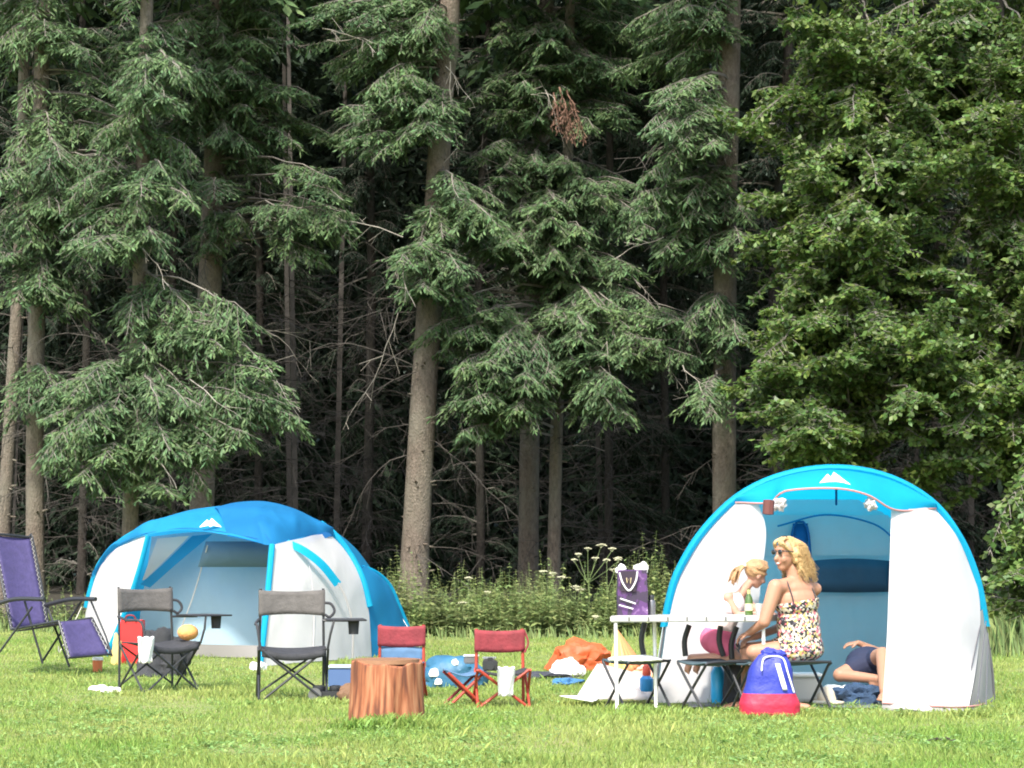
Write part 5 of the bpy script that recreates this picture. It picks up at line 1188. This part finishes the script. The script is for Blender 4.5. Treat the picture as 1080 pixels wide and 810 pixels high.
# open back: a skin coloured slit is the body showing between two sides of the dress
# sunglasses
bm = nbm()
for k in (-1, 1):
    c = HL(k * .034, .094, .018); ell(bm, c, (.026, .007, .021), hq, 16)
glo = done('sunglasses', bm, mat('dark_lens', (.012, .012, .014), .08, spec=.9), wm)
tubes('glasses_temple', [[HL(-.058, .088, .024), HL(-.080, .04, .022), HL(-.082, -.01, .015)]], .0035, m_black, glo, sm=8); tubes('glasses_temple', [[HL(.058, .088, .024), HL(.080, .04, .022), HL(.082, -.01, .015)]], .0035, m_black, glo, sm=8)
tubes('glasses_bridge', [[HL(-.012, .103, .02), HL(.012, .103, .02)]], .003, m_black, glo)
bm = nbm(); ell(bm, HL(0, .090, -.055), (.023, .005, .006), hq, 12); done('teeth_smile', bm, mat('smile_white', (.8, .72, .66), .4), wm)
bm = nbm(); tubes('lips', [[HL(-.026, .083, -.050), HL(-.013, .090, -.060), HL(0, .092, -.062), HL(.013, .090, -.060), HL(.026, .083, -.050)]], .0032, mat('lips', (.52, .16, .14), .4), wm, sm=12)
bm.free()
def hairdo(L_, base, locks, m, parent, name='hair', vox=.008):
    bm = nbm()
    for c, s in base: ell(bm, L_(*c), s, None if len(s) > 3 else hqq)
    for (pts, r0, r1) in locks:
        pp = smooth_path([L_(*p) if not isinstance(p, Vector) else p for p in pts], 14)
        rs_ = [r0 + (r1 - r0) * (i / 13) ** 1.3 for i in range(14)]; add_tube(bm, pp, rs_, 8)
    return fuse(name, bm, m, parent, vox, 2)
hqq = hq
locks = []
rr = random.Random(4)
for k in range(44):      # wavy locks falling to the shoulders, swept back
    a = rr.uniform(-2.2, 2.2); sx = math.sin(a); y0 = -.02 - .06 * math.cos(a)
    l = rr.uniform(.10, .18) * (1 if abs(a) < 1.6 else .75); wv1 = rr.uniform(-.018, .018); x0 = .078 * sx
    locks.append(([(x0 * .45, y0 * .4 + .01, .112), (x0 * .98, y0 * 1.05, .062), (x0 * 1.18 + wv1, y0 * 1.35 - .008, .0), (x0 * 1.18 - wv1, y0 * 1.4 - .02, -l * .45), (x0 * 1.28 + wv1, y0 * 1.35 - .035, -l * .78), (x0 * 1.2 - wv1 * 1.4, y0 * 1.2 - .055 + rr.uniform(-.02, .03), -l + rr.uniform(-.03, .03))], .012, .004))
for k in range(14):      # fringe swept across the forehead
    s_ = rr.uniform(-1, 1)
    locks.append(([(s_ * .02, .03, .112), (s_ * .05, .078, .085), (s_ * .078, .062, .05), (s_ * .09, .02, .0), (s_ * .1, -.0, -.06)], .013, .006))
hb = [((0, -.018, .034), (.086, .098, .090)), ((0, -.05, -.03), (.08, .06, .09))]
hairdo(HL, hb, locks, m_hair, wm, vox=.0058)
# fine loose strands
bm = nbm()
for k in range(420):
    a = rr.uniform(-2.4, 2.4); sx = math.sin(a); y0 = -.03 - .06 * math.cos(a); x0 = .09 * sx; l = rr.uniform(.09, .19); q = [rr.uniform(-.02, .02) for _ in range(6)]
    add_tube(bm, smooth_path([HL(x0 * .4, y0 * .3 + .02, .122), HL(x0 * 1.1, y0 * 1.3, .07), HL(x0 * 1.22 + q[0] * .5, y0 * 1.5 - .01, .0), HL(x0 * 1.28 + q[1], y0 * 1.55 - .03, -l * .5), HL(x0 * 1.35 + q[2], y0 * 1.45 - .055 + q[3], -l)], 9), .0014, 3, False)
tag(done('hair_strands', bm, m_hair, wm), None)

# ================= girl kneeling on the stool
d1 = 16.72
G0 = G(755, 741); G0.y = d1
gm = empty('person', G0, 'girl with a blonde ponytail and pink shorts kneeling on the stool, leaning over the table', 'person')
def Gp(x, y, dd=0): return P(x, y, d1 + dd) - G0
bm = nbm(); pel = Gp(757, 674); che = Gp(770, 640, -.02); nk = Gp(783, 624); hc = Gp(797, 605)
s1 = Gp(768, 630, -.12); s2 = Gp(783, 630, .10)
ell(bm, pel, (.13, .13, .12)); cap(bm, pel, che, .10, .095); ell(bm, che, (.105, .12, .11)); cap(bm, s1, s2, .042, .042); cap(bm, nk - Vector((.02, 0, .03)), Gp(791, 614), .04, .035)
e1 = Gp(778, 649, -.14); w1 = Gp(797, 647, -.22); cap(bm, s1, e1, .037, .028); cap(bm, e1, w1, .028, .02); hand(bm, w1, (1, -.1, -.15), (0, 0, 1), .8, .5, -1)
e2 = Gp(802, 647, .0); w2 = Gp(812, 647, -.18); cap(bm, s2, e2, .037, .028); cap(bm, e2, w2, .028, .02); hand(bm, w2, (.8, -.5, -.1), (0, 0, 1), .8, .5, 1)
for (dd, kx, fx) in ((-.10, 775, 729), (.10, 782, 738)):
    hip = pel + Vector((0, dd * .7, -.03)); kn = Gp(kx, 694, dd); an = Gp(fx, 694, dd); cap(bm, hip, kn, .082, .055)
    kn2_ = kn; cap(bm, kn, an, .05, .032); cap(bm, an, an + Vector((-.03, 0, -.09)), .03, .028); 
    for i in range(5): cap(bm, an + Vector((-.03, (i - 2) * .013, -.09)), an + Vector((-.02, (i - 2) * .013, -.125)), .009, .007, 8)
HG, hqg, _ = head(bm, hc, (.80, .35, -.42), (.35, 0, 1), .96)
hqq = hqg
fuse('body', bm, m_skin_pale, gm, .0065, 5)
bm = nbm(); ell(bm, pel, (.145, .145, .125)); 
for dd in (-.10, .10):
    hip = pel + Vector((0, dd * .7, -.03)); kn = Gp(776, 694, dd); cap(bm, hip, hip.lerp(kn, .35), .096, .09)
o = fuse('shorts', bm, mat('pink_cotton', (.75, .16, .28), .85, var=.12, bump=.3), gm, .008, 4, cut=[(pel + Vector((0, 0, .085)), Vector((.2, 0, 1)).normalized())]); thick(o, .005, -1)
bm = nbm(); cap(bm, pel + Vector((.01, 0, .06)), che, .112, .108); ell(bm, che + Vector((0, 0, .015)), (.122, .136, .125))
o = fuse('vest_top', bm, mat('white_pink_cotton', (.75, .64, .64), .85, bump=.3), gm, .008, 4, cut=[(pel + Vector((0, 0, .04)), Vector((-.2, 0, -1)).normalized()), (che + Vector((0, 0, .105)), Vector((-.1, 0, 1)).normalized())]); thick(o, .004, -1)
locks = []
for k in range(46):
    a = rr.uniform(-3.1, 3.1); x0 = .075 * math.sin(a); z0 = .03 + .075 * math.cos(a)
    locks.append(([(x0 * .9, .03 + rr.uniform(-.02, .03), max(z0, -.03) + .02), (x0 * 1.1, -.04, z0), (x0 * .5, -.10, .02 + z0 * .3), (0, -.115, .015)], .012, .009))
tail0 = HG(0, -.115, .015)
for k in range(26):
    t = Vector((rr.uniform(-.02, .02), rr.uniform(-.02, .02), rr.uniform(-.015, .015)))
    locks.append(([tail0, tail0 + Vector((-.045, -.02, -.01)) + t, tail0 + Vector((-.085, -.03, -.045)) + t * 1.6, tail0 + Vector((-.115, -.04, -.10 - rr.random() * .06)) + t * 2]  , .010, .004))
hairdo(HG, [((0, -.018, .03), (.08, .094, .086))], locks, m_hair2, gm, vox=.0065)
bm = nbm(); ell(bm, tail0 + Vector((-.008, 0, 0)), (.014, .024, .024)); done('hair_tie', bm, mat('white_elastic', (.7, .7, .7), .8), gm)

# ================= person lying in the tent
d2 = 17.35
L0 = P(912, 722, d2); L0.z = 0
lm = empty('person', L0, 'person in dark blue shorts lying inside the right tent with bare legs towards the door', 'person')
def Lp_(x, y, dd=0): return P(x, y, d2 + dd) - L0
bm = nbm(); pel = Lp_(915, 700, .1)
ell(bm, pel, (.17, .16, .13)); cap(bm, pel, Lp_(955, 705, .35), .14, .14); ell(bm, Lp_(965, 703, .4), (.17, .15, .13)); cap(bm, Lp_(970, 703, .4), Lp_(985, 703, .5), .07, .05)
HLy, hql, _ = head(bm, Lp_(992, 706, .58), (0, -.3, 1), (1, .3, .1), 1)
k1 = Lp_(886, 712, -.05); a1 = Lp_(925, 716, -.22); cap(bm, pel + Vector((-.02, -.06, 0)), k1, .09, .06); cap(bm, k1, a1, .055, .036); foot(bm, a1, (1, -.2, 0), (0, -.3, 1), .95)
k2_ = Lp_(931, 690, -.25); a2 = Lp_(932, 728, -.62); cap(bm, pel + Vector((.05, -.04, .02)), k2_, .09, .062); cap(bm, k2_, a2, .06, .036); foot(bm, a2, (-.35, -.9, -.1), (0, 0, 1), .9)
ar = Lp_(935, 690, .2); cap(bm, Lp_(960, 695, .3), ar, .045, .035); w3 = Lp_(905, 678, .15); cap(bm, ar, w3, .035, .025); hand(bm, w3, (-1, 0, -.1), (0, -.3, 1), .9, .6)
fuse('body', bm, m_skin, lm, .008, 5)
bm = nbm(); ell(bm, pel, (.185, .17, .145)); cap(bm, pel + Vector((-.02, -.06, 0)), (pel + Vector((-.02, -.06, 0))).lerp(k1, .45), .105, .095); cap(bm, pel + Vector((.05, -.04, .02)), (pel + Vector((.05, -.04, .02))).lerp(k2_, .4), .105, .09)
fuse('shorts', bm, mat('navy_cotton', (.02, .025, .06), .85), lm, .009, 4)
bm = nbm(); cap(bm, Lp_(935, 702, .22), Lp_(958, 705, .37), .155, .155); ell(bm, Lp_(965, 703, .4), (.185, .165, .145)); fuse('shirt', bm, mat('grey_cotton', (.3, .3, .32), .85), lm, .01, 4)
bm = nbm(); hqq = hql
for k in range(1): ell(bm, HLy(0, -.03, .04), (.085, .09, .085), hql)
fuse('hair', bm, m_hair2, lm, .008, 2)
